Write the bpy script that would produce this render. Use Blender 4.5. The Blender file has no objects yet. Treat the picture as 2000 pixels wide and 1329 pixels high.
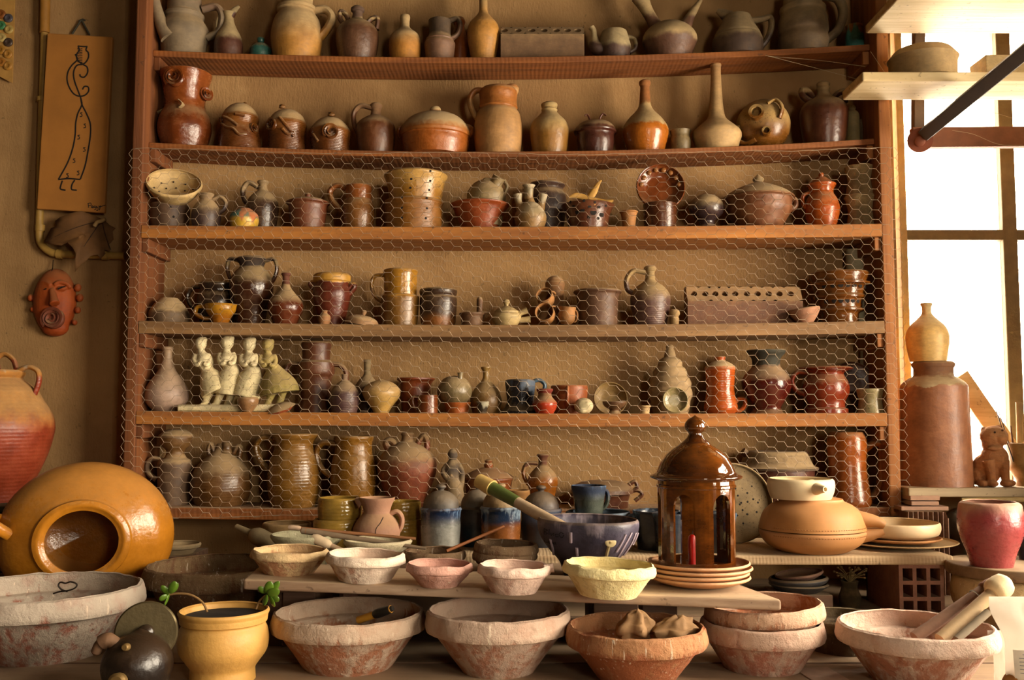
import bpy, math, random
from mathutils import Vector, Matrix, noise
random.seed(7)
scene = bpy.context.scene
COL = scene.collection

# ---------------------------------------------------------------- camera, sky, windows' light, exposure
F_PX = 1920.0; CX0 = 1000.0; CY0 = 664.5
CAM = Vector((0.0, -3.2, 1.35)); PITCH = math.radians(4.3)
cam_data = bpy.data.cameras.new('camera'); cam = bpy.data.objects.new('camera', cam_data); COL.objects.link(cam)
cam_data.sensor_fit = 'HORIZONTAL'; cam_data.sensor_width = 36.0; cam_data.lens = 36.0 * F_PX / 2000.0
cam_data.clip_start = 0.05; cam_data.clip_end = 100
cam.location = CAM; cam.rotation_euler = (math.pi / 2 + PITCH, 0, 0)
scene.camera = cam

world = bpy.data.worlds.new('overcast_sky'); scene.world = world; world.use_nodes = True
_bg = world.node_tree.nodes['Background']
_bg.inputs['Color'].default_value = (1.0, 0.855, 0.655, 1); _bg.inputs['Strength'].default_value = 16.0

def portal(name, loc, rot, sx, sy):
    l = bpy.data.lights.new(name, 'AREA'); l.shape = 'RECTANGLE'; l.size = sx; l.size_y = sy
    l.cycles.is_portal = True
    o = bpy.data.objects.new(name, l); COL.objects.link(o); o.location = loc; o.rotation_euler = rot
    return o
WR_Z0, WR_Z1 = 1.0, 2.45; WRS = ((-3.75, -2.35), (-1.75, -0.55))      # two windows in the right-hand wall
RWALL = 2.10
for _y0, _y1 in WRS: portal('daylight_side_window', (RWALL + 0.12, (_y0 + _y1) / 2, (WR_Z0 + WR_Z1) / 2), (0, math.pi / 2, 0), WR_Z1 - WR_Z0, _y1 - _y0)
WF_X0, WF_X1, WF_Z0, WF_Z1 = 1.0, 1.55, 1.3, 2.2          # window behind the viewer
portal('daylight_front_window', ((WF_X0 + WF_X1) / 2, -4.6 - .12, (WF_Z0 + WF_Z1) / 2), (math.pi / 2, 0, 0), WF_X1 - WF_X0, WF_Z1 - WF_Z0)
portal('daylight_back_window', (1.73, 0.40, 1.80), (-math.pi / 2, 0, 0), 0.80, 1.45)

scene.view_settings.view_transform = 'Standard'; scene.view_settings.look = 'None'
scene.view_settings.gamma = 1.0; scene.view_settings.use_curve_mapping = False
scene.view_settings.exposure = 1.5
try:
    cy = scene.cycles
    cy.max_bounces = 7; cy.diffuse_bounces = 4; cy.glossy_bounces = 3; cy.transparent_max_bounces = 8; cy.transmission_bounces = 4
    cy.caustics_reflective = False; cy.caustics_refractive = False; cy.sample_clamp_indirect = 6.0
    cy.use_denoising = True
except Exception: pass

# ---------------------------------------------------------------- photo rays -> places in the room
_s, _c = math.sin(PITCH), math.cos(PITCH)
def ray(u, v):
    x = (u - CX0) / F_PX; y = (CY0 - v) / F_PX
    return Vector((x, _c - y * _s, _s + y * _c))
def P(u, v, Y):
    d = ray(u, v); return CAM + d * ((Y - CAM.y) / d.y)
def PZ(u, v, z):
    d = ray(u, v); return CAM + d * ((z - CAM.z) / d.z)
def S(Y, v=810):
    return P(1001, v, Y).x - P(1000, v, Y).x

# ---------------------------------------------------------------- object helpers
def tag(o, label=None, cat=None, group=None, kind=None):
    if label: o['label'] = label
    if cat: o['category'] = cat
    if group: o['group'] = group
    if kind: o['kind'] = kind
    return o
def empty(name, loc, parent=None):
    o = bpy.data.objects.new(name, None); COL.objects.link(o); o.location = loc
    o.empty_display_size = 0.05
    if parent: o.parent = parent
    return o
def mesh_obj(name, verts, faces, mat, parent=None, loc=(0, 0, 0), smooth=True, angle=38):
    me = bpy.data.meshes.new(name); me.from_pydata([tuple(v) for v in verts], [], faces); me.update()
    if smooth:
        me.shade_smooth(); me.set_sharp_from_angle(angle=math.radians(angle))
    if mat: me.materials.append(mat)
    o = bpy.data.objects.new(name, me); COL.objects.link(o); o.location = loc
    if parent: o.parent = parent
    return o
class MB:
    def __init__(s): s.v = []; s.f = []
    def add(s, v, f):
        n = len(s.v); s.v += [Vector(p) for p in v]; s.f += [tuple(i + n for i in q) for q in f]; return s
    def box(s, a, b):
        x0, y0, z0 = a; x1, y1, z1 = b
        return s.add([(x0,y0,z0),(x1,y0,z0),(x1,y1,z0),(x0,y1,z0),(x0,y0,z1),(x1,y0,z1),(x1,y1,z1),(x0,y1,z1)],
                     [(0,3,2,1),(4,5,6,7),(0,1,5,4),(1,2,6,5),(2,3,7,6),(3,0,4,7)])
    def build(s, name, mat, parent=None, loc=(0,0,0), smooth=True, angle=38, bevel=0, bseg=2):
        o = mesh_obj(name, [p - Vector(loc) if not parent else p for p in s.v], s.f, mat, parent, loc if not parent else (0,0,0), smooth, angle)
        if bevel:
            m = o.modifiers.new('bevel', 'BEVEL'); m.width = bevel; m.segments = bseg; m.limit_method = 'ANGLE'
        return o
def box_obj(name, a, b, mat, parent=None, bevel=0.002, rot=0):
    a = Vector(a); b = Vector(b)
    c = Vector(((a.x + b.x) / 2, (a.y + b.y) / 2, min(a.z, b.z)))
    m = MB().box(a - c, b - c)
    o = mesh_obj(name, m.v, m.f, mat, parent, c, smooth=False)
    if bevel:
        k = o.modifiers.new('bevel', 'BEVEL'); k.width = bevel; k.segments = 2
    if rot: o.rotation_euler.z = rot
    return o
def rel(o, parent):            # o stands at world place; hang it under parent without moving it
    o.parent = parent; o.location = Vector(o.location) - Vector(parent.location); return o

def cr(pts, n=4):              # centripetal-ish Catmull-Rom through pts (tuples of floats)
    if len(pts) < 3: 
        out = []
        for i in range(n): out.append(tuple(a + (b - a) * i / n for a, b in zip(pts[0], pts[-1])))
        return out + [pts[-1]]
    V = [Vector(p) if len(p) > 1 else p for p in pts]
    ext = [V[0] * 2 - V[1]] + V + [V[-1] * 2 - V[-2]]
    out = []
    for i in range(1, len(ext) - 2):
        p0, p1, p2, p3 = ext[i - 1:i + 3]
        t0 = 0; t1 = t0 + max((p1 - p0).length, 1e-6) ** .5; t2 = t1 + max((p2 - p1).length, 1e-6) ** .5; t3 = t2 + max((p3 - p2).length, 1e-6) ** .5
        for k in range(n):
            t = t1 + (t2 - t1) * k / n
            A1 = p0 * ((t1 - t) / (t1 - t0)) + p1 * ((t - t0) / (t1 - t0))
            A2 = p1 * ((t2 - t) / (t2 - t1)) + p2 * ((t - t1) / (t2 - t1))
            A3 = p2 * ((t3 - t) / (t3 - t2)) + p3 * ((t - t2) / (t3 - t2))
            B1 = A1 * ((t2 - t) / (t2 - t0)) + A2 * ((t - t0) / (t2 - t0))
            B2 = A2 * ((t3 - t) / (t3 - t1)) + A3 * ((t - t1) / (t3 - t1))
            out.append(tuple(B1 * ((t2 - t) / (t2 - t1)) + B2 * ((t - t1) / (t2 - t1))))
    out.append(tuple(V[-1]))
    return out

def parse(s):                  # "y,hw y,hw! ..." -> [(y,hw,sharp)]
    out = []
    for w in s.split():
        sharp = w.endswith('!'); a, b = w.rstrip('!').split(',')
        out.append((float(a), float(b), sharp))
    return out
def smooth_profile(pts, n=4):  # pts [(z,r,sharp)] -> smooth [(z,r)]
    segs = [[]]
    for i, (z, r, sh) in enumerate(pts):
        segs[-1].append((z, r))
        if sh and 0 < i < len(pts) - 1: segs.append([(z, r)])
    out = []
    for sg in segs:
        q = cr(sg, n) if len(sg) > 1 else sg
        out += q if not out else q[1:]
    return [(z, max(r, 0.0)) for z, r in out]
def lathe(prof, seg=40, mb=None, lump=0, seed=0, lumprim=0, wob=0):
    mb = mb or MB(); v = []; rings = []
    zt = max(p[0] for p in prof); zb = min(p[0] for p in prof)
    for z, r in prof:
        if r < 1e-5:
            v.append(Vector((0, 0, z))); rings.append([len(v) - 1])
        else:
            ring = []
            for k in range(seg):
                a = 2 * math.pi * k / seg; p = Vector((math.cos(a) * r, math.sin(a) * r, z))
                if lump:
                    h = (z - zb) / max(zt - zb, 1e-6); amp = lump * (0.35 + 0.65 * h ** 2)
                    d = noise.noise(Vector((p.x * 45 + seed, p.y * 45, p.z * 45))) + .6 * noise.noise(Vector((p.x * 110, p.y * 110 + seed, p.z * 110)))
                    d2 = noise.noise(Vector((p.x * 30, p.y * 30 + seed, 5.1)))
                    p.x *= 1 + d * amp / max(r, .01); p.y *= 1 + d * amp / max(r, .01); p.z += d2 * amp * 1.2 * h ** 3
                if wob:
                    d = noise.noise(Vector((math.cos(a) * 1.3 + seed, math.sin(a) * 1.3, z * 4))); p.x *= 1 + wob * d; p.y *= 1 + wob * d
                v.append(p); ring.append(len(v) - 1)
            rings.append(ring)
    f = []
    for a, b in zip(rings, rings[1:]):
        if len(a) == 1 and len(b) == 1: continue
        if len(a) == 1: f += [(a[0], b[k], b[(k + 1) % seg]) for k in range(seg)]
        elif len(b) == 1: f += [(a[k], b[0], a[(k + 1) % seg]) for k in range(seg)]
        else: f += [(a[k], b[k], b[(k + 1) % seg], a[(k + 1) % seg]) for k in range(seg)]
    mb.add(v, f); return mb
def vessel(prof, t, opened=True, floor=None):    # closed outline with thickness: top->bottom outer given
    z_top, z_bot = prof[0][0], prof[-1][0]
    if not opened or prof[0][1] < 1e-4:
        o = list(prof)
        if o[0][1] > 1e-4: o = [(z_top, 0.0)] + o
        return o + [(z_bot, 0.0)]
    fl = z_bot + t if floor is None else floor
    inner = [(max(z, fl), max(r - t, r * .5)) for z, r in prof if z > fl]
    inner = [(fl, 0.0), (fl, inner[-1][1] * .8)] + inner[::-1]
    top = (z_top + t * .35, prof[0][1] - t * .5)
    return inner + [top] + list(prof) + [(z_bot, 0.0)]

def tube_mesh(mb, pts, rad, seg=10, flat=1.0, hollow=0, cap=True, flat_axis=None):
    pts = [Vector(p) for p in pts]; n = len(pts)
    if not isinstance(rad, (list, tuple)): rad = [rad] * n
    T = []
    for i in range(n):
        d = pts[min(i + 1, n - 1)] - pts[max(i - 1, 0)]
        T.append(d.normalized() if d.length > 1e-9 else Vector((0, 0, 1)))
    up = Vector(flat_axis) if flat_axis else Vector((0, 1, 0))
    if abs(T[0].dot(up)) > .9: up = Vector((1, 0, 0))
    v = []; rings = []
    N = (up - T[0] * up.dot(T[0])).normalized()
    for i in range(n):
        N = N - T[i] * N.dot(T[i])
        N = N.normalized() if N.length > 1e-6 else T[i].orthogonal().normalized()
        B = T[i].cross(N)
        ring = []
        for k in range(seg):
            a = 2 * math.pi * k / seg
            v.append(pts[i] + N * math.cos(a) * rad[i] * (flat if flat > 1 else 1) + B * math.sin(a) * rad[i] * (flat if flat < 1 else 1)); ring.append(len(v) - 1)
        rings.append(ring)
    if hollow:
        i = n - 1
        for fr, back in ((hollow, 0), (hollow * .9, rad[i] * 2.2)):
            ring = []
            for k in range(seg):
                a = 2 * math.pi * k / seg; N2 = N; B2 = T[i].cross(N)
                v.append(pts[i] - T[i] * back + (N2 * math.cos(a) + B2 * math.sin(a)) * rad[i] * fr); ring.append(len(v) - 1)
            rings.append(ring)
    f = []
    for a, b in zip(rings, rings[1:]): f += [(a[k], a[(k + 1) % seg], b[(k + 1) % seg], b[k]) for k in range(seg)]
    if cap: f += [tuple(rings[0][::-1]), tuple(rings[-1])]
    mb.add(v, f); return mb
def upts(s):                   # "u,v u,v[,dYpx[,r]]"
    return [tuple(float(x) for x in w.split(',')) for w in s.split()]
def tube_px(s, Y, r, n=4, seg=10, flat=1.0, zmap=None, hollow=0, base=Vector((0,0,0)), flat_axis=None):
    q = upts(s); sc = S(Y); w = []
    for p in q:
        dy = p[2] * sc if len(p) > 2 else 0; rr = (p[3] if len(p) > 3 else r) * sc
        X = P(p[0], p[1], Y + dy)
        if zmap: X.z = zmap(X.z)
        w.append((X.x - base.x, X.y - base.y, X.z - base.z, rr))
    w = [tuple(Vector(a[:3])) + (a[3],) for a in w]
    sm = []
    c3 = cr([tuple(a[:3]) for a in w], n); cR = cr([(a[3], float(i)) for i, a in enumerate(w)], n)
    return tube_mesh(MB(), c3, [max(a[0], 1e-4) for a in cR], seg, flat, hollow, flat_axis=flat_axis)
def ellipsoid(mb, c, r, rot=None, seg=14, rings=9):
    c = Vector(c); v = []; f = []
    for i in range(rings + 1):
        th = math.pi * i / rings
        for k in range(seg):
            a = 2 * math.pi * k / seg
            p = Vector((math.sin(th) * math.cos(a) * r[0], math.sin(th) * math.sin(a) * r[1], math.cos(th) * r[2]))
            if rot: p = rot @ p
            v.append(c + p)
    for i in range(rings):
        for k in range(seg): f.append((i * seg + k, (i + 1) * seg + k, (i + 1) * seg + (k + 1) % seg, i * seg + (k + 1) % seg))
    mb.add(v, f); return mb

# ---------------------------------------------------------------- materials
def lin(h):
    h = h.lstrip('#'); o = []
    for i in (0, 2, 4):
        c = int(h[i:i + 2], 16) / 255; o.append(c / 12.92 if c <= .04045 else ((c + .055) / 1.055) ** 2.4)
    return (*o, 1)
def clay(h):                   # reds of this clay lean to yellow-brown
    r, g, b, a = lin(h); return (r * .95, g * 1.05, b * .82, a) if g < .42 * r and r < .5 else (r, g, b, a)
_mats = {}
class NT:
    def __init__(s, name):
        s.m = bpy.data.materials.new(name); s.m.use_nodes = True; s.t = s.m.node_tree; s.b = s.t.nodes['Principled BSDF']
    def n(s, typ, **kw):
        o = s.t.nodes.new(typ)
        for k, v in kw.items(): setattr(o, k, v)
        return o
    def l(s, a, b): s.t.links.new(a, b)
    def val(s, sock, x):
        if hasattr(x, 'is_linked') or isinstance(x, bpy.types.NodeSocket): s.l(x, sock)
        else: sock.default_value = x
    def math(s, op, a, b=0.0, clamp=False):
        o = s.n('ShaderNodeMath', operation=op, use_clamp=clamp); s.val(o.inputs[0], a); s.val(o.inputs[1], b); return o.outputs[0]
    def mix(s, f, a, b, mode='MIX'):
        o = s.n('ShaderNodeMix', data_type='RGBA', blend_type=mode); s.val(o.inputs['Factor'], f); s.val(o.inputs['A'], a); s.val(o.inputs['B'], b); return o.outputs['Result']
    def rng(s, x, a, b, c=0.0, d=1.0, smooth=True):
        o = s.n('ShaderNodeMapRange', interpolation_type='SMOOTHSTEP' if smooth else 'LINEAR'); s.val(o.inputs['Value'], x)
        for k, v in zip(('From Min', 'From Max', 'To Min', 'To Max'), (a, b, c, d)): o.inputs[k].default_value = v
        return o.outputs['Result']
    def noise(s, co, scale, detail=4, rough=.55, dist=0):
        o = s.n('ShaderNodeTexNoise'); o.inputs['Scale'].default_value = scale; o.inputs['Detail'].default_value = detail
        o.inputs['Roughness'].default_value = rough; o.inputs['Distortion'].default_value = dist
        if co: s.l(co, o.inputs['Vector'])
        return o.outputs['Fac']
    def mapping(s, co, sc=(1, 1, 1), rot=(0, 0, 0), loc=(0, 0, 0)):
        o = s.n('ShaderNodeMapping'); s.l(co, o.inputs['Vector']); o.inputs['Scale'].default_value = sc; o.inputs['Rotation'].default_value = rot; o.inputs['Location'].default_value = loc; return o.outputs[0]
    def bump(s, h, strength, dist=.01, prev=None):
        o = s.n('ShaderNodeBump'); o.inputs['Strength'].default_value = strength; o.inputs['Distance'].default_value = dist; s.l(h, o.inputs['Height'])
        if prev: s.l(prev, o.inputs['Normal'])
        return o.outputs[0]
    def out(s, color=None, rough=None, normal=None, **kw):
        if color is not None: s.val(s.b.inputs['Base Color'], color)
        if rough is not None: s.val(s.b.inputs['Roughness'], rough)
        if normal is not None: s.l(normal, s.b.inputs['Normal'])
        for k, v in kw.items(): s.val(s.b.inputs[k.replace('_', ' ')], v)
        return s.m
DUST = 'a88d66'
def C(base, top=None, split=.5, soft=.06, r=.32, d=.35, rib=0, var=.35, speck=None, drip=None, damt=.5, toprough=.8, dustc=DUST, bump=.22, top2=None, split2=.85, coat=0):
    key = ('C', base, top, split, soft, r, d, rib, var, speck, drip, damt, toprough, dustc, bump, top2, split2, coat)
    if key in _mats: return _mats[key]
    if .02 < soft < .2: soft = min(soft * 1.9, .19)
    r = min(r * .85 + .12, .95)
    if soft >= .2 and toprough == .8: toprough = r
    t = NT('ceramic_' + base); tc = t.n('ShaderNodeTexCoord'); ob = tc.outputs['Object']; ge = t.n('ShaderNodeNewGeometry')
    n1 = t.noise(ob, 22, 5); n2 = t.noise(ob, 70, 3)
    c = clay(base); rg = r
    sx = t.n('ShaderNodeSeparateXYZ'); t.l(tc.outputs['Generated'], sx.inputs[0]); gz = sx.outputs[2]
    gzn = t.math('ADD', gz, t.math('MULTIPLY', t.math('SUBTRACT', n1, .5), .22))
    if top:
        f = t.rng(gzn, split - soft, split + soft); c = t.mix(f, c, clay(top)); rg = t.rng(f, 0, 1, r, toprough, False)
    if top2:
        f2 = t.rng(gzn, split2 - .02, split2 + .02); c = t.mix(f2, c, clay(top2)); rg = t.math('MULTIPLY', rg, 1.0)
    if drip:
        dn = t.noise(t.mapping(ob, (38, 38, 5)), 1.0, 3, .6); dn2 = t.noise(ob, 12, 4)
        ff = t.rng(t.math('ADD', t.math('MULTIPLY', dn, .6), t.math('ADD', t.math('MULTIPLY', dn2, .5), t.math('MULTIPLY', gz, .35))), 1.02 - damt * .5, 1.12 - damt * .5)
        c = t.mix(ff, c, lin(drip)); rg = t.math('ADD', rg, t.math('MULTIPLY', ff, .45), True)
    if speck:
        sp = t.rng(t.noise(ob, 160, 2), .62, .68); c = t.mix(t.math('MULTIPLY', sp, .8), c, lin(speck))
    if var:
        vv = t.rng(n1, .25, .75, 1 - var, 1 + var * .45, False); cc = t.n('ShaderNodeCombineColor')
        for i in range(3): t.l(vv, cc.inputs[i])
        c = t.mix(1.0, c, cc.outputs[0], 'MULTIPLY')
        n3 = t.noise(t.mapping(ob, (1, 1, 2.2)), 58, 5, .65); v3 = t.rng(n3, .3, .7, 1 - var * .55, 1 + var * .3, False); c3 = t.n('ShaderNodeCombineColor')
        for i in range(3): t.l(v3, c3.inputs[i])
        c = t.mix(1.0, c, c3.outputs[0], 'MULTIPLY'); rg = t.math('ADD', rg, t.math('MULTIPLY', t.math('SUBTRACT', n3, .45), .5 if r > .3 else .16), True)
    if d:
        nz = t.n('ShaderNodeSeparateXYZ'); t.l(ge.outputs['Normal'], nz.inputs[0])
        fd = t.math('MULTIPLY', t.rng(t.math('ADD', nz.outputs[2], t.math('MULTIPLY', t.math('SUBTRACT', n2, .5), .5)), .12, .62), min(d * 1.6, .95))
        fd = t.math('ADD', fd, t.math('MULTIPLY', t.rng(n1, .45, .7), d * .22), True)
        c = t.mix(fd, c, lin(dustc)); 
        rg = t.math('ADD', rg, t.math('MULTIPLY', fd, .6), True)
    h = n2; nrm = t.bump(h, bump, .006)
    if rib:
        w = t.n('ShaderNodeTexWave', wave_type='BANDS', bands_direction='Z'); w.inputs['Scale'].default_value = rib; w.inputs['Distortion'].default_value = .6; w.inputs['Detail Scale'].default_value = 2
        t.l(ob, w.inputs['Vector']); nrm = t.bump(w.outputs['Fac'], .14, .003, nrm)
    m = t.out(c, rg, nrm)
    if coat: t.b.inputs['Coat Weight'].default_value = coat; t.b.inputs['Coat Roughness'].default_value = .08
    _mats[key] = m; return m
def slip(base='a4623f', slipc='cdb296', amt=.55, rough=.85, bumpy=.55):
    key = ('S', base, slipc, amt, rough, bumpy)
    if key in _mats: return _mats[key]
    t = NT('slip_clay_' + base); tc = t.n('ShaderNodeTexCoord'); ob = tc.outputs['Object']
    sx = t.n('ShaderNodeSeparateXYZ'); t.l(tc.outputs['Generated'], sx.inputs[0]); gz = sx.outputs[2]
    dn = t.noise(t.mapping(ob, (40, 40, 5)), 1.0, 3, .6, .3); bl = t.noise(ob, 11, 6, .65); fn = t.noise(ob, 75, 6, .68); ff = t.noise(ob, 240, 4, .6)
    hi = t.rng(gz, .5, .85, 0, .22)
    a = t.math('ADD', t.math('MULTIPLY', dn, .7), t.math('ADD', t.math('MULTIPLY', bl, .65), t.math('ADD', hi, t.math('MULTIPLY', t.math('SUBTRACT', fn, .5), .35))))
    f = t.rng(a, .90 - amt * .55, 1.10 - amt * .55, .15, 1)
    c = t.mix(f, lin(base), lin(slipc))
    rn = t.rng(t.noise(t.mapping(ob, (130, 130, 5)), 1.0, 2, .5, .2), .655, .69); rn = t.math('MULTIPLY', rn, t.rng(t.noise(ob, 20, 2), .42, .6))      # thin runs of white slip
    c = t.mix(t.math('MULTIPLY', rn, .75), c, lin('dccbb4'))
    st = t.rng(t.noise(ob, 16, 3), .5, .72); c = t.mix(t.math('MULTIPLY', st, .3), c, lin(base))
    gr = t.rng(t.noise(ob, 30, 5, .7), .55, .75); c = t.mix(t.math('MULTIPLY', gr, .35), c, lin('6a543f'))
    fl = t.rng(fn, .66, .7); c = t.mix(t.math('MULTIPLY', fl, .6), c, lin('e9dcc6'))
    nrm = t.bump(fn, bumpy, .012); nrm = t.bump(ff, .25, .004, nrm); nrm = t.bump(t.math('ADD', f, rn), .35, .003, nrm)
    _mats[key] = t.out(c, rough, nrm); return _mats[key]
def wood(c1, c2, axis='X', scale=1.0, rough=.75, saw=0, dust=0, knots=True):
    key = ('W', c1, c2, axis, scale, rough, saw, dust)
    if key in _mats: return _mats[key]
    t = NT('wood_' + c1); tc = t.n('ShaderNodeTexCoord'); ob = tc.outputs['Object']
    st = {'X': (1.6, 34, 34), 'Y': (34, 1.6, 34), 'Z': (34, 34, 1.6)}[axis]
    g = t.noise(t.mapping(ob, tuple(a * scale for a in st)), 1.0, 6, .65, .4); bl = t.noise(ob, 3.2, 4)
    fine = t.noise(t.mapping(ob, tuple(a * 5 * scale for a in st)), 1.0, 3)
    c = t.mix(t.rng(g, .32, .68), lin(c1), lin(c2)); c = t.mix(t.rng(bl, .35, .75, 0, .45), c, lin(c1))
    sp = t.rng(t.noise(ob, 55, 3), .63, .72, 0, .55); c = t.mix(sp, c, lin('3a2413'))
    nrm = t.bump(fine, .25, .004); nrm = t.bump(g, .2, .004, nrm)
    if saw:
        w = t.n('ShaderNodeTexWave', wave_type='BANDS', bands_direction='X'); w.inputs['Scale'].default_value = saw; w.inputs['Distortion'].default_value = 3.5; w.inputs['Detail'].default_value = 3
        t.l(t.mapping(ob, (1, .25, .25), (0, .35, 0)), w.inputs['Vector']); nrm = t.bump(w.outputs['Fac'], .16, .003, nrm)
        c = t.mix(t.math('MULTIPLY', w.outputs['Fac'], .12), c, lin(c1))
    if dust:
        ge = t.n('ShaderNodeNewGeometry'); nz = t.n('ShaderNodeSeparateXYZ'); t.l(ge.outputs['Normal'], nz.inputs[0])
        fd = t.math('MULTIPLY', t.rng(nz.outputs[2], .4, .9), t.rng(t.noise(ob, 9, 4), .2, .6, dust * .5, dust)); c = t.mix(fd, c, lin('c9b08c'))
    _mats[key] = t.out(c, rough, nrm); return _mats[key]
def plain(name, c, r=.6, metal=0.0, var=.2, scale=30, bump=.15, **kw):
    key = ('P', name, c, r, metal)
    if key in _mats: return _mats[key]
    t = NT(name); ob = t.n('ShaderNodeTexCoord').outputs['Object']; n = t.noise(ob, scale, 4)
    c2 = tuple(x * (1 - var) for x in lin(c)[:3]) + (1,)
    col = t.mix(t.rng(n, .3, .7), c2, lin(c)); _mats[key] = t.out(col, r, t.bump(t.noise(ob, scale * 4, 3), bump, .004), Metallic=metal, **kw); return _mats[key]
def plaster(name, c1, c2, c3):
    t = NT(name); ob = t.n('ShaderNodeTexCoord').outputs['Object']
    big = t.noise(ob, 1.3, 5, .6); mid = t.noise(ob, 6, 5, .6); fine = t.noise(t.mapping(ob, (160, 160, 55)), 1.0, 4, .6)
    c = t.mix(t.rng(big, .35, .65), lin(c1), lin(c2)); c = t.mix(t.rng(mid, .55, .8, 0, .5), c, lin(c3))
    pits = t.rng(t.noise(ob, 48, 3), .68, .74); c = t.mix(t.math('MULTIPLY', pits, .5), c, lin('5d4a2e'))
    nrm = t.bump(fine, .4, .006); nrm = t.bump(mid, .3, .02, nrm)
    return t.out(c, .9, nrm)
def glass_mat():
    t = NT('window_glass'); tr = t.n('ShaderNodeBsdfTransparent'); gl = t.n('ShaderNodeBsdfGlossy'); gl.inputs['Roughness'].default_value = .03
    fr = t.n('ShaderNodeFresnel'); fr.inputs['IOR'].default_value = 1.3; mx = t.n('ShaderNodeMixShader')
    t.l(fr.outputs[0], mx.inputs[0]); t.l(tr.outputs[0], mx.inputs[1]); t.l(gl.outputs[0], mx.inputs[2])
    t.l(mx.outputs[0], t.t.nodes['Material Output'].inputs['Surface']); return t.m
# ---------------------------------------------------------------- the room
WALL_Y = 0.24; ZC = CAM.z; TABLE = ZC - 0.565
M_WALL = plaster('ochre_plaster', 'b28b5a', '8e6a40', 'bc9766')
M_ROOM = plaster('room_plaster', '3e3022', '332819', '463726')
M_POST = wood('5c3010', '7a451a', 'Z', 1.2)
M_SHELF_A = wood('6e3c14', '94561f', 'X', 1.0, saw=22, dust=.55)
M_SHELF_B = wood('865020', 'aa6c28', 'X', 1.0, saw=0, dust=.5)
M_SHELF_C = wood('6e4e2c', '8f6a40', 'X', 1.0, saw=0, dust=.6)
M_PLANK = wood('a08462', 'c9ae88', 'X', .8, saw=34, dust=.5)
M_PALE = wood('b79f73', 'd8c49a', 'X', .7, dust=.3)
M_BENCH = wood('54392a', '755740', 'X', .6, dust=.35)
M_FRAME = plain('old_window_paint', '7d6a48', .8); M_DARKIRON = plain('dark_iron', '3a2c20', .6, .3); M_RUST = plain('rusty_iron', '7a4a30', .8)
def structure(o): o['kind'] = 'structure'; return o
X_L, X_R, Y_F, Z_T = -2.5, RWALL, -4.6, 3.15
OPX = P(1757, 700, WALL_Y).x                                   # left side of the back window opening
SILL = P(1800, 953, -0.03).z
w = MB(); w.box((X_L, WALL_Y, 0), (OPX, WALL_Y + .25, Z_T)); w.box((OPX, WALL_Y, 0), (X_R, WALL_Y + .25, SILL - .03)); w.box((OPX, WALL_Y, 2.80), (X_R, WALL_Y + .25, Z_T))
structure(w.build('wall_back', M_WALL, smooth=False))
structure(MB().box((X_L - .2, Y_F, 0), (X_L, WALL_Y, Z_T)).build('wall_left', M_ROOM, smooth=False))
w = MB(); w.box((X_L, Y_F - .2, 0), (WF_X0, Y_F, Z_T)); w.box((WF_X1, Y_F - .2, 0), (X_R, Y_F, Z_T)); w.box((WF_X0, Y_F - .2, 0), (WF_X1, Y_F, WF_Z0)); w.box((WF_X0, Y_F - .2, WF_Z1), (WF_X1, Y_F, Z_T))
structure(w.build('wall_front', M_ROOM, smooth=False))
w = MB(); _ys = [Y_F] + [y for q in WRS for y in q] + [WALL_Y + .25]
for i in range(0, len(_ys), 2): w.box((X_R, _ys[i], 0), (X_R + .2, _ys[i + 1], Z_T))
for y0, y1 in WRS: w.box((X_R, y0, 0), (X_R + .2, y1, WR_Z0)); w.box((X_R, y0, WR_Z1), (X_R + .2, y1, Z_T))
structure(w.build('wall_right', M_ROOM, smooth=False))
structure(MB().box((X_L, Y_F, -.1), (X_R, WALL_Y, 0)).build('floor', plain('concrete_floor', '4a4034', .9, 0, .25, 6), smooth=False))
structure(MB().box((X_L - .2, Y_F - .2, Z_T), (X_R + .2, WALL_Y + .25, Z_T + .1)).build('ceiling', M_ROOM, smooth=False))
M_GLASS = glass_mat()
# back window: jamb, mullions, panes
WY = WALL_Y + .10
win = structure(empty('window_1', (OPX, WY, SILL)))
def wbar(name, u0, u1, v0, v1, d=.05, m=M_FRAME):
    a = P(u0, v1, WY); b = P(u1, v0, WY); a.x = P(u0, 600, WY).x; b.x = P(u1, 600, WY).x
    o = box_obj(name, (a.x, WY - d / 2, a.z), (b.x, WY + d / 2, b.z), m, bevel=.003); return rel(o, win)
wbar('frame_jamb', 1752, 1766, -60, 985, .10, plain('jamb_paint', 'c8ab72', .7))
wbar('mullion', 1958, 1986, -60, 985); wbar('glazing_bar', 1766, 2080, 451, 471, .045); wbar('glazing_bar', 1766, 2080, -70, -40, .045)
for (u0, u1, v0, v1) in ((1766, 1958, -40, 451), (1766, 1958, 471, 985), (1986, 2080, -40, 451), (1986, 2080, 471, 985)):
    a = P(u0, v1, WY); b = P(u1, v0, WY); a.x = P(u0, 600, WY).x; b.x = P(u1, 600, WY).x
    rel(box_obj('pane', (a.x, WY - .002, a.z), (b.x, WY + .002, b.z), M_GLASS, bevel=0), win)
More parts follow.
